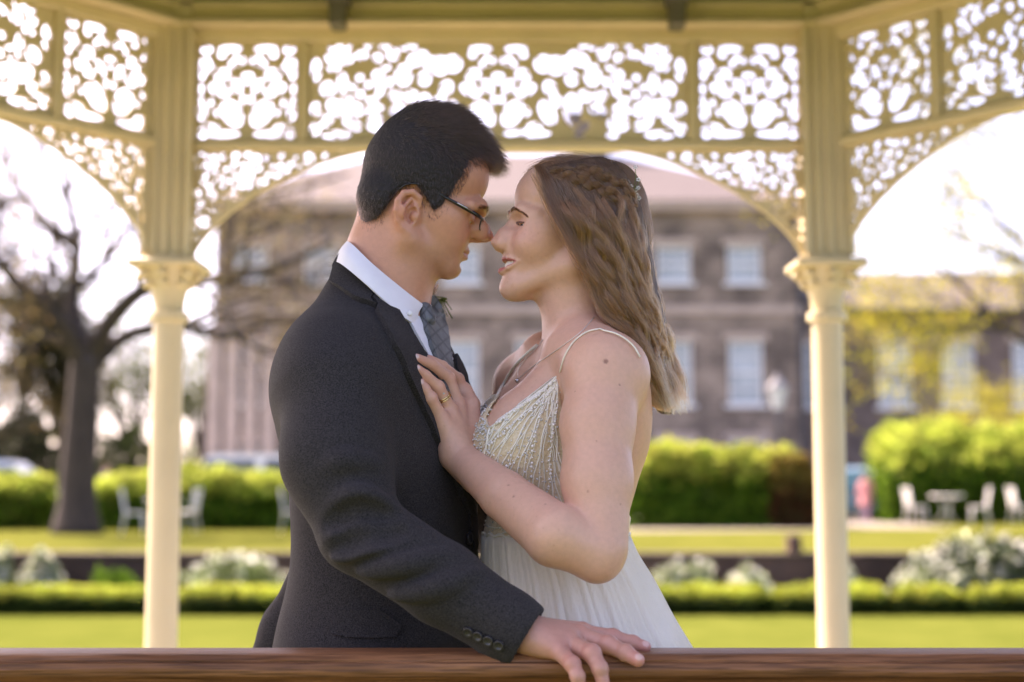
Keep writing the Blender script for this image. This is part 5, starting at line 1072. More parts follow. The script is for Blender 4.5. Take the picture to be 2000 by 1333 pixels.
wb.chain([V3(at(1120, 510, 2.12)), V3(at(1124, 590, 2.12)), V3(at(1130, 665, 2.125))], [.05, .0465, .053], .025)
wb.chain([V3(at(1090, 680, 2.05)), V3(at(1165, 690, 1.995))], [.016, .014], .025)                       # collar bone
SHw = V3(at(1182, 728, 1.99)); wb.chain([V3(at(1150, 690, 2.06)), SHw], [.05, .057], .03)
wb.chain([SHw, V3(at(1167, 830, 1.955)), V3(at(1166, 940, 1.925)), V3(at(1172, 1068, 1.895))], [.054, .0485, .0455, .037], .018)
jd = lambda px, py: hit(jb, px, py)[0].y
Yw = jd(885, 895) if hit(jb, 885, 895)[0] is not None else 1.97
WRw = V3(at(893, 890, Yw-.026))
wb.chain([V3(at(1166, 1078, 1.893)), V3(at(1085, 1046, 1.885)), V3(at(985, 968, (1.885+Yw-.026)/2)), WRw], [.037, .0415, .034, .0225], .006)
wb.ell(V3(at(1166, 1098, 1.893)), (.024, .025, .024), None, .02)
# far shoulder and arm
wb.chain([V3(at(1070, 705, 2.24)), V3(at(1022, 750, 2.30)), V3(at(1000, 860, 2.33)), V3(at(1010, 1000, 2.34))], [.048, .042, .039, .034], .03)
# left hand flat on the lapel
def JP(px, py, lift): h_ = hit(jb, px, py)[0]; Y = (h_.y if h_ is not None else Yw)-lift; return V3(at(px, py, Y))
WK = {'i': JP(905, 782, .022), 'm': JP(892, 790, .024), 'r': JP(877, 800, .023), 'l': JP(860, 815, .02)}
wb.cap(WRw+np.array([.03, -.003, -.03]), WRw, .0265, .0232, .01)
for k_, r_ in (('i', .0135), ('m', .0138), ('r', .013), ('l', .0122)): wb.cap(WRw*.9+WK[k_]*.1, WK[k_], .0195, r_, .012)
WFg = {'i': [WK['i'], JP(893, 742, .022), JP(864, 716, .02), JP(838, 702, .017)], 'm': [WK['m'], JP(875, 740, .026), JP(843, 713, .021), JP(813, 700, .017)],
       'r': [WK['r'], JP(854, 757, .025), JP(831, 735, .02), JP(815, 721, .016)], 'l': [WK['l'], JP(841, 778, .022), JP(830, 760, .018), JP(822, 748, .015)]}
WR_ = {'i': [.0118, .0098, .0082, .0066], 'm': [.012, .010, .0085, .0068], 'r': [.0116, .0098, .0082, .0066], 'l': [.0104, .0088, .0074, .006]}
for k_ in WFg:
    wb.chain(WFg[k_], WR_[k_], .003)
    wb.ell(WFg[k_][1], (WR_[k_][1]*1.06,)*3, None, .004)
wb.chain([WRw+np.array([.01, .012, .012]), V3(at(925, 835, Yw+.012)), V3(at(922, 790, Yw+.035)), V3(at(912, 760, Yw+.05))], [.018, .0135, .0105, .008], .008)
wv_, wf_ = wb.mesh(2)
SK_W = (.65, .38, .265)
wc = head_colors(wF, wv_, wp, SK_W, (.45, .1, .1), (.68, .3, .23), None, .35, .3)
# moles on the arm
for px, py, r_ in ((1183, 706, .0034), (1209, 752, .0018), (1123, 765, .0014), (1165, 862, .0014), (1100, 901, .0012), (1212, 985, .0013), (1170, 983, .001)):
    pass
bw_ = bvh_of(wv_, wf_)
for px, py, r_ in ((1183, 706, .0026), (1210, 752, .0013), (1123, 765, .001), (1165, 862, .001), (1102, 901, .0009), (1212, 985, .001), (1148, 960, .0012), (993, 948, .0012), (1003, 970, .0014), (1065, 985, .0012)):
    h_, n_ = hit(bw_, px, py)
    if h_ is not None: d_ = np.sqrt(((wv_-np.array(tuple(h_)))**2).sum(1)); a_ = np.clip((r_*1.5-d_)/.0012, 0, 1)[:, None]*.75; wc = wc*(1-a_)+np.array([.2, .08, .05])*a_
nl = []
for k_ in ('m', 'r', 'l'):
    q = WFg[k_][3]; d = q-WFg[k_][2]; d /= np.linalg.norm(d); nl += [(q+np.array([0, -.0052, .0022])-d*.001, .0046, (.72, .5, .43)), (q+np.array([0, -.0042, .002])+d*.0042, .0034, (.85, .82, .78))]
wc = hand_colors(wv_, wc, (.6, .27, .21), [WFg[k_][3] for k_ in WFg], [WK[k_] for k_ in WK]+[WFg[k_][1] for k_ in WFg], nl)
lg = Field((BO.x-.25, 1.9, .01), (BO.x+.25, 2.35, .95), .012)
for s in (-1, 1): y = 2.13+s*.085; lg.chain([(BO.x+.01, y, .9), (BO.x+.02, y, .48), (BO.x+.03, y, .09)], [.075, .05, .032], .03); lg.chain([(BO.x+.03, y, .06), (BO.x-.09, y, .035)], [.035, .026], .03)
l2, l3 = lg.mesh(1)
a, b = join_np([(wv_, wf_), (l2, l3)]); bpart('body', a, b, M['skin'], np.concatenate([wc, np.tile(np.array(SK_W), (len(l2), 1))]))
# eyes, lashes, brows, teeth
for s in (-1, 1):
    e = wF.pt((87, s*38, -26)); em = MB(); em.lathe((0, 0, 0), [(math.sin(a)*17*PS, -math.cos(a)*17*PS) for a in np.linspace(.05, 3.09, 14)], 18); eo = em.build('eye', M['eyew'], bri, True, Vector(e)-BO)
    gz = Vector((-.97, -.1, -.08)).normalized(); ir = MB(); ir.lathe((0, 0, 0), [(.0003, 17.8*PS), (4*PS, 17.5*PS), (9.5*PS, 15.2*PS), (9.5*PS, 13*PS), (.0003, 14*PS)], 20); io = ir.build('iris', M['iris'], eo, True); io.rotation_euler = gz.to_track_quat('Z', 'Y').to_euler()
    r = np.random.default_rng(5); n = 150; t = np.linspace(-1, 1, n); ph_ = .35+t*.85; q = np.stack([87+20.6*np.cos(ph_), s*(38+20.6*np.sin(ph_)), -26+2.2-2.2*t**2], 1); d = np.stack([np.cos(ph_), s*np.sin(ph_), -.12+0*t], 1)
    P = wF.pts(q[:, None]+d[:, None]*np.linspace(0, 6.5, 4)[None, :, None]+np.array([0, 0, 1.])*np.linspace(0, 1, 4)[None, :, None]**2*2); a, b, c = tubes_np(P, np.full((n, 4), .0005)*np.linspace(1, .3, 4), 3, np.tile(np.array([.012, .008, .006]), (n, 1))); hair_obj('eyelashes', [(a, b, c)], M['hair_m'], bri, BO)
    n = 420; t = r.random(n); q = np.stack([125.5-.0125*(50*t)**2, s*(11+50*t), 1+16*t-28*t**2+r.normal(0, 2., n)*(1-.6*t)], 1); d = np.stack([-.5*t+.1, s*(.9-.1*t), .4-.8*t], 1)+r.normal(0, .12, (n, 3)); q = onto(bw_, wF, q)
    P = wF.pts(q[:, None]+d[:, None]*np.linspace(0, 8, 3)[None, :, None]); a, b, c = tubes_np(P, np.full((n, 3), .00024)*np.array([1, 1, .4]), 3, np.array([.07, .038, .025])[None]*r.uniform(.6, 1.5, (n, 1))); hair_obj('eyebrow', [(a, b, c)], M['hair_m'], bri, BO)
tfd = Field(tuple(wF.pt((104, 0, -103))-.04), tuple(wF.pt((104, 0, -103))+.04), .0011)
for k in range(-4, 5):
    if k == 0: pass
    l_ = k*7.2; f_ = 110.5-.013*l_**2; wF.ell(tfd, (f_, l_, -103+.002*l_**2), (5, 4.3, 9), .6)
a, b = tfd.mesh(1); bpart('teeth', a, b, mat('tooth_enamel', (.78, .71, .58), .25, spec=.6))
mf = Field(tuple(wF.pt((84, 0, -99))-.05), tuple(wF.pt((84, 0, -99))+.05), .002); wF.ell(mf, (82, 0, -105), (22, 30, 13), 1); a, b = mf.mesh(1); bpart('mouth_lining', a, b, mat('mouth', (.12, .03, .03), .5))
# ---- bodice
M['bodice'] = mat('champagne_lining', (.66, .52, .31), .5, scale=160, col2=(.8, .68, .47), bump=.4, bscale=260, sheen=.2)
M['cord'] = mat('ivory_cord', (.82, .78, .66), .45, .06, 60); M['pearl'] = mat('pearl', (.8, .76, .68), .18, spec=.7, coat=.5); M['crystal'] = mat('silver_bead', (.62, .6, .55), .12, spec=.9)
npoly = np.array([(1097, 722), (1060, 758), (1012, 790), (972, 822), (957, 836), (950, 815), (962, 792), (978, 770), (960, 770), (930, 800), (900, 850), (900, 1066), (1320, 1066), (1320, 1035), (1240, 1020), (1175, 940), (1120, 850), (1100, 812), (1094, 770)], float)
bdf = Field((at(890, 1, 2.12).x, 1.86, zpx(1075, 2.12)), (at(1300, 1, 2.12).x, 2.4, zpx(710, 2.12)), .003); torso(bdf, .0045)
def bclip(X, Y, Z):
    P = np.stack(np.broadcast_arrays(X, Y, Z), -1); a_, b_ = proj(P); return poly_sd(a_, b_, npoly)*PS
bdf.inter_all(bclip, .002); bdv, bdfc = bdf.mesh(2); bdb = bvh_of(bdv, bdfc); bod = bpart('bodice', bdv, bdfc, M['bodice'])
r = np.random.default_rng(21); cords = MB()
ends = spline([(952, 846), (940, 900), (940, 960), (975, 1010), (1040, 1020), (1100, 990), (1110, 930)], 24)
def on(bvh, px, py, lift):
    h_, n_ = hit(bvh, px, py)
    if h_ is None: return None
    if n_.dot(h_-CAM) > 0: n_ = -n_
    return h_+n_*lift
def cord(path, rad, lift=.001, n=22, wig=2.):
    Q = spline(path, n); P = []
    ph = r.uniform(0, 6)
    for i, (x, y) in enumerate(Q):
        p = on(bdb, x+wig*math.sin(i*.9+ph), y+wig*.6*math.cos(i*.8+ph), lift)
        if p is None: continue
        if P and abs(p.y-P[-1].y) > .035: break
        P.append(p)
    if len(P) > 3: MB().tube([p-BO for p in P], rad, 6).build('bead_cord', M['cord'], bod, True)
for k, e in enumerate(ends):
    s = np.array([1090-6*(k % 3), 738+5*(k % 4)]); m1 = s*.66+e*.34+np.array([-10, -18+1.2*k]); m2 = s*.3+e*.7+np.array([-12, -14+1.0*k]); cord([s, m1, m2, e], .0009 if k % 3 else .0012)
for y0 in (1000, 1022, 1040): cord([(935, y0), (970, y0+8), (1010, y0-4), (1060, y0+6), (1110, y0)], .0012, wig=4)
for path in ([(1097, 728), (1058, 764), (1012, 796), (972, 826), (957, 838)], [(957, 838), (946, 900), (944, 960)], [(1097, 735), (1099, 780), (1106, 820), (1110, 880)], [(952, 820), (966, 795), (978, 774)]): cord(path, .0018, .0014, wig=.6)
def beads(L, name, m, rad):
    sv, sf = [], []; n = 0; base = MB().lathe((0, 0, 0), [(math.sin(a), -math.cos(a)) for a in (.15, .7, 1.3, 1.85, 2.45, 3.0)], 8)
    bv = np.array(base.v); parts = []
    for p, s in L: parts.append((bv*s+np.array(tuple(p)), [f for f in base.f if len(f) == 4]))
    if parts: a_, b_ = join_np(parts); o = bpart(name, a_, b_, m, parent=bod); o['kind'] = 'stuff'
pl, cl = [], []
for path, st in (([(1092, 738), (1055, 770), (1010, 800), (970, 830)], 44), ([(1082, 760), (1040, 800), (990, 840), (958, 870)], 30), ([(1100, 760), (1102, 820), (1108, 900)], 26), ([(1060, 790), (1040, 870), (1036, 930)], 16), ([(1088, 790), (1076, 860), (1074, 950)], 20), ([(1000, 880), (990, 920), (1000, 970)], 10)):
    for x, y in spline(path, st):
        p = on(bdb, x+r.normal(0, 1.2), y+r.normal(0, 1.2), .0018)
        if p is not None: pl.append((p, r.uniform(.0014, .0027)))
for _ in range(420):
    x, y = r.uniform(930, 1108), r.uniform(740, 1050); p = on(bdb, x, y, .0012)
    if p is not None: (cl if r.random() < .62 or x < 965 else pl).append((p, r.uniform(.0009, .0019)))
for _ in range(200):
    x, y = r.uniform(915, 958), r.uniform(790, 900); p = on(bdb, x, y, .0012)
    if p is not None: cl.append((p, r.uniform(.0011, .002)))
beads(pl, 'pearl_beading', M['pearl'], 1); beads(cl, 'crystal_beading', M['crystal'], 1)
# straps
def skin_path(path, lift, n=30):
    P = []
    for x, y in spline(path, n):
        p = on(bw_, x, y, lift)
        if p is not None: P.append(p)
    return P
sp1 = skin_path([(1096, 728), (1104, 700), (1124, 668), (1150, 650), (1172, 645)], .002)
sp1 += skin_path([(1180, 651), (1200, 656), (1220, 667), (1236, 682), (1246, 700)], .004, 10)
MB().tube([p-BO for p in sp1], .0012, 6).build('shoulder_strap', M['cord'], bri, True)
sp2 = [p for p in skin_path([(972, 778), (985, 752), (1004, 722), (1030, 694), (1052, 676)], .003, 14)]
if len(sp2) > 3: MB().tube([p-BO for p in sp2], .0022, 6).build('shoulder_strap', M['cord'], bri, True)
# ---- skirt
M['tulle'] = mat('ivory_tulle', (.86, .79, .64), .8, scale=3, col2=(.92, .86, .73), bump=.3, bscale=50, stretch=(5, 5, .4), trans=.1, sheen=.2, spec=.2)
rows = []; NS = 420; th_ = np.linspace(0, 2*math.pi, NS, endpoint=False)
z0_ = zpx(1046, 2.125); levels = [(1046, 1085, 139, 151), (1080, 1092, 146, 160), (1130, 1106, 160, 185), (1200, 1120, 180, 215), (1280, 1140, 205, 245)]
zz = [zpx(q[0], 2.125) for q in levels]+[.45, .008]; cxs = [at(q[1], q[0], 2.125).x for q in levels]+[at(1205, 900, 2.125).x, at(1240, 900, 2.125).x]; aa = [q[2]*PS for q in levels]+[.24, .3]; bb_ = [q[3]*PS for q in levels]+[.28, .36]
zs = np.linspace(zz[0], zz[-1], 90); o_ = np.argsort(zz); I = lambda L: _cub(np.array(zz)[o_], np.array(L)[o_], zs); CX, AA, BB = I(cxs), I(aa), I(bb_); V = []
rr = np.random.default_rng(2); waves = [(int(k), rr.uniform(0, 6.28), rr.uniform(.4, 1)) for k in (9, 13, 17, 23, 31, 38, 47, 61, 83)]
for i, z in enumerate(zs):
    t = (zs[0]-z)/(zs[0]-zs[-1]); am = .012+.055*min(1, t*1.6); f = sum(w_*np.sin(k*th_+ph+1.5*t*math.sin(ph*3)) for k, ph, w_ in waves)/3.2
    u = AA[i]*(1+am*f)*np.cos(th_); v = BB[i]*(1+am*f)*np.sin(th_); ca, sa = math.cos(WPSI), math.sin(WPSI)
    V.append(np.stack([CX[i]+u*ca-v*sa, 2.125+u*sa+v*ca, np.full(NS, z)], 1))
V = np.concatenate(V); F = np.array([(i*NS+j, (i+1)*NS+j, (i+1)*NS+(j+1) % NS, i*NS+(j+1) % NS) for i in range(89) for j in range(NS)]); sk = bpart('skirt', V, F[:, ::-1], M['tulle'])
md = sk.modifiers.new('thickness', 'SOLIDIFY'); md.thickness = .002
# waist beading edge
wbp = [np.array([CX[0]+1.01*AA[0]*math.cos(t)*math.cos(WPSI)-1.01*BB[0]*math.sin(t)*math.sin(WPSI), 2.125+1.01*AA[0]*math.cos(t)*math.sin(WPSI)+1.01*BB[0]*math.sin(t)*math.cos(WPSI), zs[0]+.002+.002*math.sin(t*26)]) for t in np.linspace(0, 2*math.pi, 120)]
MB().tube([Vector(p)-BO for p in wbp], .0022, 6).build('waist_cord', M['cord'], bri, True)
# ---- hair
M['hair_w'] = hair_mat('brown_hair', .28, .4); M['hair_wb'] = mat('hair_mass', (.085, .045, .024), .6, .35, 60, .6, 90, stretch=(1.6, 1.6, .5))
ST = np.array([[(1046, 326), (1058, 364), (1078, 415), (1110, 470), (1150, 540), (1178, 600), (1222, 658), (1258, 732), (1270, 788)],
               [(1080, 316), (1105, 350), (1130, 395), (1158, 450), (1185, 520), (1210, 590), (1248, 655), (1274, 735), (1292, 800)],
               [(1130, 311), (1165, 335), (1190, 375), (1210, 430), (1228, 500), (1243, 575), (1266, 645), (1285, 730), (1304, 806)],
               [(1180, 312), (1222, 330), (1244, 376), (1254, 430), (1259, 500), (1264, 575), (1286, 650), (1302, 728), (1328, 800)]], float)
DEPTH = np.array([.06, .083, .092, .094, .088, .08, .074, .068, .055])
def stream(s, npt):
    A_ = np.array([[np.interp(s_, [0, .33, .66, 1], ST[:, i, c_]) for i in range(9) for c_ in (0, 1)] for s_ in np.atleast_1d(s)]).reshape(-1, 9, 2); t = np.linspace(0, 8, npt)
    X = np.stack([[_cub(np.arange(9.), A_[k, :, c_], t) for c_ in (0, 1)] for k in range(len(A_))]).transpose(0, 2, 1); D = _cub(np.arange(9.), DEPTH, t); return X, D
def to3(X, Yv):
    a_ = (X[..., 0]-1000)/FPX; b_ = (666.5-X[..., 1])/FPX; ry = cp-b_*sp_; Yv = np.broadcast_to(Yv, a_.shape); t = Yv/ry; return np.stack([a_*t, Yv, CZ+(sp_+b_*cp)*t], -1)
# inner mass: cap on the skull and thick ropes along the streams
hm = Field((at(1010, 1, 2.12).x, 1.98, zpx(815, 2.12)), (at(1325, 1, 2.12).x, 2.28, zpx(295, 2.12)), .003)
wF.ell(hm, (-16, 0, 36), (120, 102, 93), 8); wF.ell(hm, (34, 0, 46), (80, 85, 70), 12); wF.ell(hm, (-40, 0, 10), (100, 98, 90), 20)
for s in np.linspace(.12, .78, 8):
    X, D = stream(s, 12)
    for sg in (-1, 1):
        Yv = 2.12+sg*D*(math.cos(s*math.pi/2)**.7)*.86; P = to3(X, Yv)[0]
        hm.chain([P[i] for i in range(1, 12)], [.014, .016, .018, .019, .019, .018, .017, .015, .011, .006, .002], .012)
for i in range(3, 9):
    X, D = stream(.5, 12); P = to3(X, np.full((1, 12), 2.12))[0]
hm.chain([to3(stream(.5, 12)[0], np.full((1, 12), 2.12))[0][i] for i in range(3, 12)], [.05, .05, .048, .045, .04, .033, .024, .012, .003], .02)
# keep face clear
def faceclip(X, Y, Z):
    P = np.stack(np.broadcast_arrays(X, Y, Z), -1); Q = wF.loc(P); a_, b_ = proj(P)
    hl_ = np.array([(1018, 352), (1048, 330), (1062, 372), (1082, 420), (1112, 474), (1150, 545), (1176, 604), (1222, 664), (1262, 742), (1282, 815), (1400, 815), (1400, 250), (1010, 250)], float); return poly_sd(a_, b_, hl_)*PS+.002
hm.inter_all(faceclip, .004); a, b = hm.mesh(2); hmb = bvh_of(a, b); bpart('hair_mass', a, b, M['hair_wb'])
def strands(n, npt, side, seed, s_rng=(0, 1), rad=.00022, lift=.004, spread=1.):
    r = np.random.default_rng(seed); nc = max(8, n//160); sc_ = np.sort(r.uniform(*s_rng, nc)); ci = r.integers(0, nc, n); s = np.clip(sc_[ci]+r.normal(0, .022, n)*spread, 0, 1.0)
    X, D = stream(s, npt); t = np.linspace(0, 1, npt)[None]; ph = (sc_*4.5+.5*np.sin(sc_*60))[ci][:, None]; fr = (27+3*np.sin(sc_*50))[ci][:, None]; amp = (9*np.clip((t-.3)/.4, 0, 1)**1.1+5*np.clip((t-.6)/.4, 0, 1))*(.8+.4*np.sin(sc_*91))[ci][:, None]
    X = X.copy(); X[..., 0] += 14*np.clip((s-.7)/.3, 0, 1)[:, None]*np.clip(t*4, 0, 1); X[..., 0] += amp*np.sin(fr*t+ph)*.9+r.normal(0, 2.0, (n, 1))*(t*2)+r.normal(0, 1, (n, 1)); X[..., 1] += amp*.5*np.cos(fr*t*1.1+ph)+r.normal(0, 1.5, (n, 1))
    ext = r.uniform(-.06, .02, (n, 1)); dep = r.uniform(-.012, .006, (n, 1))*(.3+t)
    Yv = 2.12+side*((D[None]*(np.cos(s*math.pi/2)**.7)[:, None])+lift+dep+.006*np.clip(t*2-.6, 0, 1)*np.cos(fr*t+ph))
    P = to3(X, Yv); k = np.clip((.93+.07*np.sin(sc_*71))[ci]-np.abs(r.normal(0, .085, n)), .55, 1.); idx = (k[:, None]*(npt-1)*np.linspace(0, 1, npt)[None]); i0 = np.clip(idx.astype(int), 0, npt-2); fr_2 = (idx-i0)[..., None]; P = np.take_along_axis(P, i0[..., None], 1)*(1-fr_2)+np.take_along_axis(P, (i0+1)[..., None], 1)*fr_2
    rads = np.full((n, npt), rad)*np.concatenate([np.full(npt-4, 1.), [.85, .7, .5, .25]])
    lock = (.8+.35*np.sin(sc_*133))[ci][:, None]; base = np.array([.1, .047, .022])[None]*lock*r.uniform(.5, 1.5, (n, 1))+np.array([.09, .048, .022])[None]*(r.random((n, 1)) < .14)
    cc = base[:, None]*(1+1.3*np.clip((np.linspace(0, 1, npt)-.3)/.7, 0, 1))[None, :, None]*np.array([1, .98, .95])
    return tubes_np(P, rads, 3, cc)
def strand_obj(name, L):
    return hair_obj(name, L, M['hair_w'], bri, BO)
strand_obj('wavy_hair', [strands(15000, 36, -1, 1), strands(6000, 24, 1, 2), strands(2200, 30, -.4, 8, s_rng=(.6, 1.)), strands(1800, 30, .4, 9, s_rng=(.6, 1.)), strands(1200, 36, -1, 5, lift=.010, spread=3., rad=.0002)])
def bundle(path, n, wid, seed, rad=.0002, col=(.19, .115, .07), npt=22, twist=1.5, taper=.35):
    """one lock of hair along a world path; wid = half width"""
    r = np.random.default_rng(seed); n = int(n*1.7); rad = .0002; col = np.array(col)*np.array([.64, .49, .37]); P0 = spline([tuple(p) for p in path], npt); T = np.gradient(P0, axis=0); T /= np.linalg.norm(T, axis=1)[:, None]; u = np.cross(T, np.array([0, 1., 0])); u /= np.linalg.norm(u, axis=1)[:, None]+1e-9; v = np.cross(T, u)
    a_ = r.uniform(0, 6.28, n)[:, None]+twist*np.linspace(0, 1, npt)[None]*6.28*.25; q = np.abs(r.normal(0, .62, n))[:, None]; t = np.linspace(0, 1, npt)[None]; w_ = wid*(np.sin(np.pi*np.clip(t*.85+.12, 0, 1))**.6*(1-taper)+taper*(1-t*.5))
    P = P0[None]+(u[None]*np.cos(a_)[..., None]+v[None]*np.sin(a_)[..., None]*.6)*(q*w_)[..., None]; rads = np.full((n, npt), rad)*np.concatenate([[.5], np.full(npt-4, 1.), [.8, .6, .3]])
    a0 = r.uniform(0, .3, n)**1.0; a1 = 1-r.uniform(0, .25, n); ix = (a0[:, None]+(a1-a0)[:, None]*np.linspace(0, 1, npt)[None])*(npt-1); i0 = np.clip(ix.astype(int), 0, npt-2); fx = (ix-i0)[..., None]
    P = np.take_along_axis(P, i0[..., None], 1)*(1-fx)+np.take_along_axis(P, (i0+1)[..., None], 1)*fx
    return tubes_np(P, rads, 3, np.array(col)[None]*r.uniform(.45, 1.7, (n, 1)))
# top of the head, swept back from the hairline
tops = []
r = np.random.default_rng(31)
for k in range(34):
    q = k/33; l0 = -76+152*q; u0 = 78-.004*l0**2
    f0 = 96-.0075*l0**2
    P = [wF.pt((f0+10, l0*.9, u0+4)), wF.pt((f0-30, l0*.98, u0+31-.003*l0**2)), wF.pt((-10, l0, 125-.0062*l0**2)), wF.pt((-70, l0*.95, 106-.0055*l0**2)), wF.pt((-122, l0*.6, 56))]
    P = [p+r.normal(0, .003, 3) for p in P]; P[0] = P[0]+wF.R[:, 0]*r.normal(-.004, .005); tops.append(bundle(P, 70, .0085, 100+k, col=np.array((.155, .095, .06))*r.uniform(.75, 1.3), npt=14, taper=.7))
strand_obj('swept_hair', tops)
# face framing locks, curls and the braid, laid on the mass of hair
def lay(L, lift, n=None):
    Q = spline(L, n or 3*len(L)); P = []; y_ = None
    for x, y in Q:
        h_, n_ = hit(hmb, x, y); y2 = h_.y if h_ is not None and h_.y < 2.2 else None
        P.append([x, y, y2])
    ys = [p[2] for p in P if p[2] is not None]; last = ys[0] if ys else 2.04
    for p in P:
        if p[2] is None: p[2] = last
        last = p[2]
    yy = np.array([p[2] for p in P]); k = np.ones(5)/5; yy = np.convolve(np.r_[[yy[0]]*2, yy, [yy[-1]]*2], k, 'valid')
    return [V3(at(p[0], p[1], y-lift)) for p, y in zip(P, yy)]
lk = [bundle(lay([(1036, 334), (1054, 366), (1078, 415), (1112, 470), (1160, 520), (1210, 553), (1258, 584), (1284, 640)], .004), 150, .0055, 11, col=(.27, .165, .095)),
      bundle(lay([(1042, 330), (1062, 372), (1090, 430), (1122, 486), (1150, 545), (1172, 600), (1206, 640), (1250, 672)], .004), 160, .006, 12, col=(.2, .125, .075))]
r = np.random.default_rng(41)
for k in range(46):
    s = r.uniform(.02, 1.0); t0 = r.uniform(.05, .5); t1 = min(1., t0+r.uniform(.4, .62)); X, D = stream(s, 60); X = X[0][int(t0*59):int(t1*59)+1]; m = len(X); t = np.linspace(0, 1, m); am = r.uniform(5, 12)*np.clip(t*1.8, 0, 1); fq = r.uniform(11, 18); ph = r.uniform(0, 6.28)
    X = X+np.stack([am*np.sin(fq*t+ph)+6*t*r.normal(), am*.45*np.cos(fq*t+ph)], 1); tip = t0+(t1-t0)*.6
    P = np.array(lay(X, r.uniform(.002, .008), m)); P[:, 1] -= .004*np.cos(fq*t+ph); P[:, 1] += .012*np.clip(1-t/.3, 0, 1); g = r.uniform(.75, 1.25)*(.8+.9*tip)
    lk.append(bundle(P, int(r.integers(55, 110)), r.uniform(.004, .009), 200+k, col=np.array((.185, .108, .061))*g, npt=32, twist=r.uniform(0, 3), taper=.25, rad=.00052))
for k, L in enumerate(([(1262, 640), (1284, 660), (1304, 685), (1309, 712), (1298, 745), (1290, 770), (1300, 794)], [(1240, 650), (1262, 700), (1256, 745), (1270, 780), (1302, 799), (1322, 793)], [(1262, 590), (1288, 626), (1297, 668), (1286, 712), (1296, 760)], [(1250, 690), (1270, 725), (1264, 765), (1284, 795), (1312, 806)], [(1270, 700), (1296, 730), (1308, 765), (1296, 792)])):
    lk.append(bundle(lay(L, .006), 70, .0045, 300+k, col=(.37, .215, .115), taper=.2))
strand_obj('loose_locks', lk)
br = []
for pi, (path, am, nt_, wd, n0) in enumerate((([(1068, 338), (1110, 346), (1150, 360), (1190, 380), (1222, 396), (1248, 410)], 7, 2.2, .0085, 46), ([(1120, 330), (1160, 340), (1200, 356), (1232, 378), (1246, 400)], 6, 1.7, .0075, 40))):
    base = np.array(lay(path, -.001, n0))
    for j in range(3):
        a_ = np.linspace(0, 1, n0)*2*math.pi*nt_+j*2.094; P = base.copy(); P[:, 2] += am*PS*np.sin(a_); P[:, 1] -= .0045*np.sin(2*a_); P[:, 0] += 2*PS*np.cos(a_)
        br.append(bundle(P, 120, wd, 60+j+7*pi, col=np.array((.18, .108, .064))*(.85+.15*j), npt=46, twist=2, taper=.85, rad=.0005))
strand_obj('braid', br)
fly = []
r = np.random.default_rng(77)
for k in range(260):
    s = r.uniform(.1, 1); X, D = stream(s, 22); t = np.linspace(0, 1, 22); X[0, :, 0] += r.uniform(2, 24)*t**2*np.sin(r.uniform(3, 8)*t+r.uniform(0, 6))+r.uniform(0, 16)*t; X[0, :, 1] += r.uniform(-8, 8)*t
    P = to3(X, (2.12-(D*math.cos(s*1.57)**.7+r.uniform(.004, .014)))[None]); V, F, C = tubes_np(P, np.full((1, 22), .00014), 3, np.array([[.28, .18, .1]])); fly.append((V, F, C))
strand_obj('flyaway_hair', fly)
# ---- small things she wears
fs = empty('hair_flowers', tuple(at(1238, 372, 2.085))); tag(fs, 'tiny white blossom sprig pinned in the back of the bride\'s braid', 'flower'); rg = random.Random(8)
for k in range(11):
    p = Vector((rg.gauss(0, .006), rg.gauss(0, .008), rg.gauss(0, .011))); fl_ = MB()
    for j in range(5): a_ = j*1.257; fl_.lathe((p.x+math.cos(a_)*.0022, p.y-.002, p.z+math.sin(a_)*.0022), [(.0004, -.001), (.0017, 0), (.0004, .001)], 6)
    fl_.build('blossom', M['petal_w'] if 'petal_w' in M else M['white'], fs, True); MB().tube([(0, 0, 0), tuple(p*.6+Vector((.002, 0, 0))), tuple(p)], .0006, 5).build('stem', M['sprig'], fs, True)
nk_ = skin_path([(1160, 622), (1138, 648), (1104, 674), (1066, 700), (1036, 722), (1012, 742)], .0015, 34); nko = empty('necklace', tuple(nk_[-1])); tag(nko, 'fine silver chain necklace with a small pendant on the bride', 'necklace'); nb_ = nko.location.copy(); M['silver'] = mat('silver', (.75, .72, .68), .3, metal=.4)
MB().tube([p-nb_ for p in nk_], .0006, 5).build('chain', M['silver'], nko, True)
nk2 = skin_path([(1012, 742), (1014, 722), (1030, 700), (1050, 680), (1062, 664)], .0015, 20)
if len(nk2) > 3: MB().tube([p-nb_ for p in nk2], .0006, 5).build('chain', M['silver'], nko, True)
MB().lathe((0, -.002, -.002), [(.0005, -.005), (.0035, -.002), (.004, .001), (.0005, .004)], 8).build('pendant', M['metal'], nko, True)
rp_ = WFg['r'][0]*.45+WFg['r'][1]*.55; rd = WFg['r'][1]-WFg['r'][0]; ro_ = empty('wedding_ring', tuple(rp_)); tag(ro_, 'gold wedding ring with small stone on the bride\'s ring finger', 'ring'); M['gold'] = mat('gold', (.8, .62, .3), .2, metal=1.)
q_ = Vector(rd).to_track_quat('Z', 'Y')
for dz_ in (-.0016, .0016):
    o = MB().tube([(math.cos(a)*.0116, math.sin(a)*.0116, dz_) for a in np.linspace(0, 2*math.pi, 30)], .0011, 6).build('band', M['gold'], ro_, True); o.rotation_euler = q_.to_euler()
o = MB().lathe((0, 0, 0), [(.0004, 0), (.0016, .0012), (.0022, .002), (.0014, .0028), (.0004, .003)], 8).build('stone', M['lampglass'], ro_); o.location = (.002, -.0118, .003)
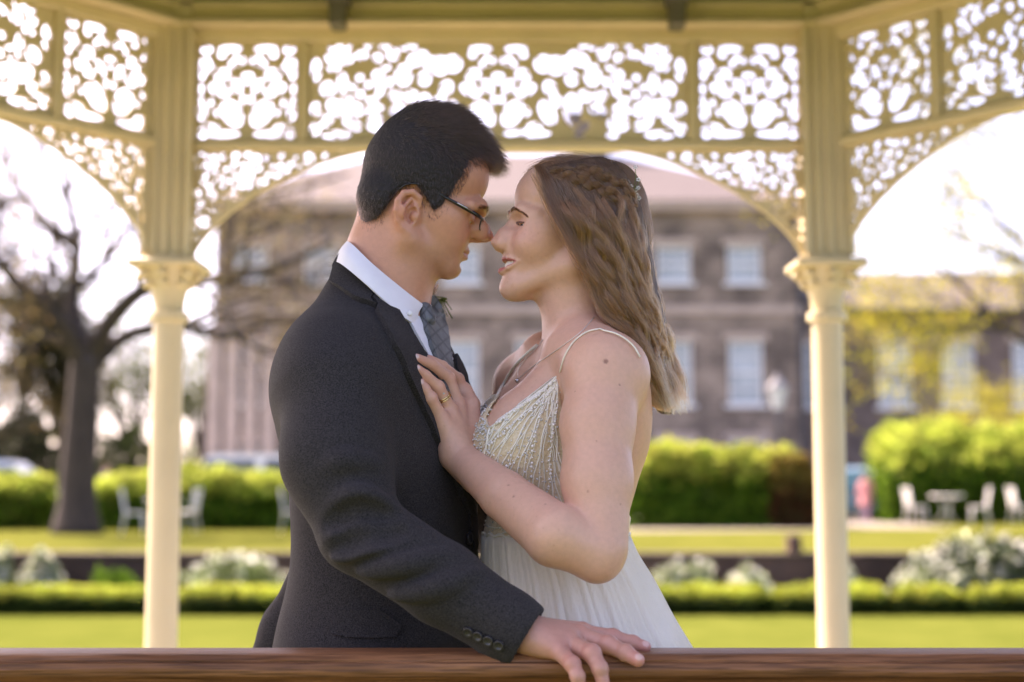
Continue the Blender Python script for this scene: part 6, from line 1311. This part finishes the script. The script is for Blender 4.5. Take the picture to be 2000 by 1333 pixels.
# ---------------------------------------------------------------- walkers by the car park
def walker(px, py, h, top_, bot_, label, face):
    g_ = ground_at(px, py, ZT); o = empty('person', tuple(g_), face); tag(o, label, 'person', 'people walking in the distance'); k = h/1.7
    f = Field((-.4, -.35, -.02), (.4, .35, 1.8), .02)
    f.chain([(0, 0, 1.0), (0, 0, 1.4)], [.13, .15], .05); f.chain([(0, 0, 1.4), (0, 0, 1.55)], [.06, .055], .03); f.ell((0, 0, 1.62), (.095, .08, .115), None, .02)
    for s in (-1, 1): f.chain([(0, s*.09, .95), (s*.1, s*.09, .5), (s*.16, s*.09, .06)], [.09, .06, .045], .03); f.chain([(s*.16, s*.09, .04), (s*.16+.13, s*.09, .03)], [.045, .035], .02); f.chain([(0, s*.19, 1.38), (-s*.08, s*.24, 1.1), (-s*.06+.08, s*.22, .85)], [.06, .045, .035], .03)
    V, F = f.mesh(2); z = V[:, 2]; C = np.where((z > 1.46)[:, None], np.array([.5, .32, .25])[None], np.where((z > .95)[:, None], np.array(top_)[None], np.array(bot_)[None])); link('body', mesh_np('body', V*k, F, True, colors=C), M['cloth'], o)
    d = Field((-.4, -.4, .3), (.4, .4, 1.5), .02); d.chain([(0, 0, 1.36), (0, 0, 1.1), (0, 0, .62)], [.16, .165, .24], .05); d.inter_all(lambda X, Y, Z: (.6-Z)+0*X+0*Y, .01); V, F = d.mesh(2); link('coat', mesh_np('coat', V*k, F, True, colors=np.tile(np.array(top_), (len(V), 1))), M['cloth'], o)
    hh_ = Field((-.2, -.2, 1.4), (.2, .2, 1.85), .015); hh_.ell((-.015, 0, 1.65), (.105, .095, .11), None, .02); hh_.inter_all(lambda X, Y, Z: (1.6+X*.6-Z)+0*Y, .01); V, F = hh_.mesh(2); link('hair', mesh_np('hair', V*k, F, True, colors=np.tile(np.array([.12, .07, .04]), (len(V), 1))), M['cloth'], o)
M['cloth'] = mat('plain_cloth', (.5, .5, .5), .8, attr=True)
walker(1692, 1020, 1.3, (.7, .3, .3), (.45, .3, .42), 'distant walker in a pink coat beside the right column', 1.2)
walker(205, 1010, 1.6, (.05, .06, .12), (.04, .04, .06), 'distant dark clothed walker behind the hedge by the bare tree', .3)
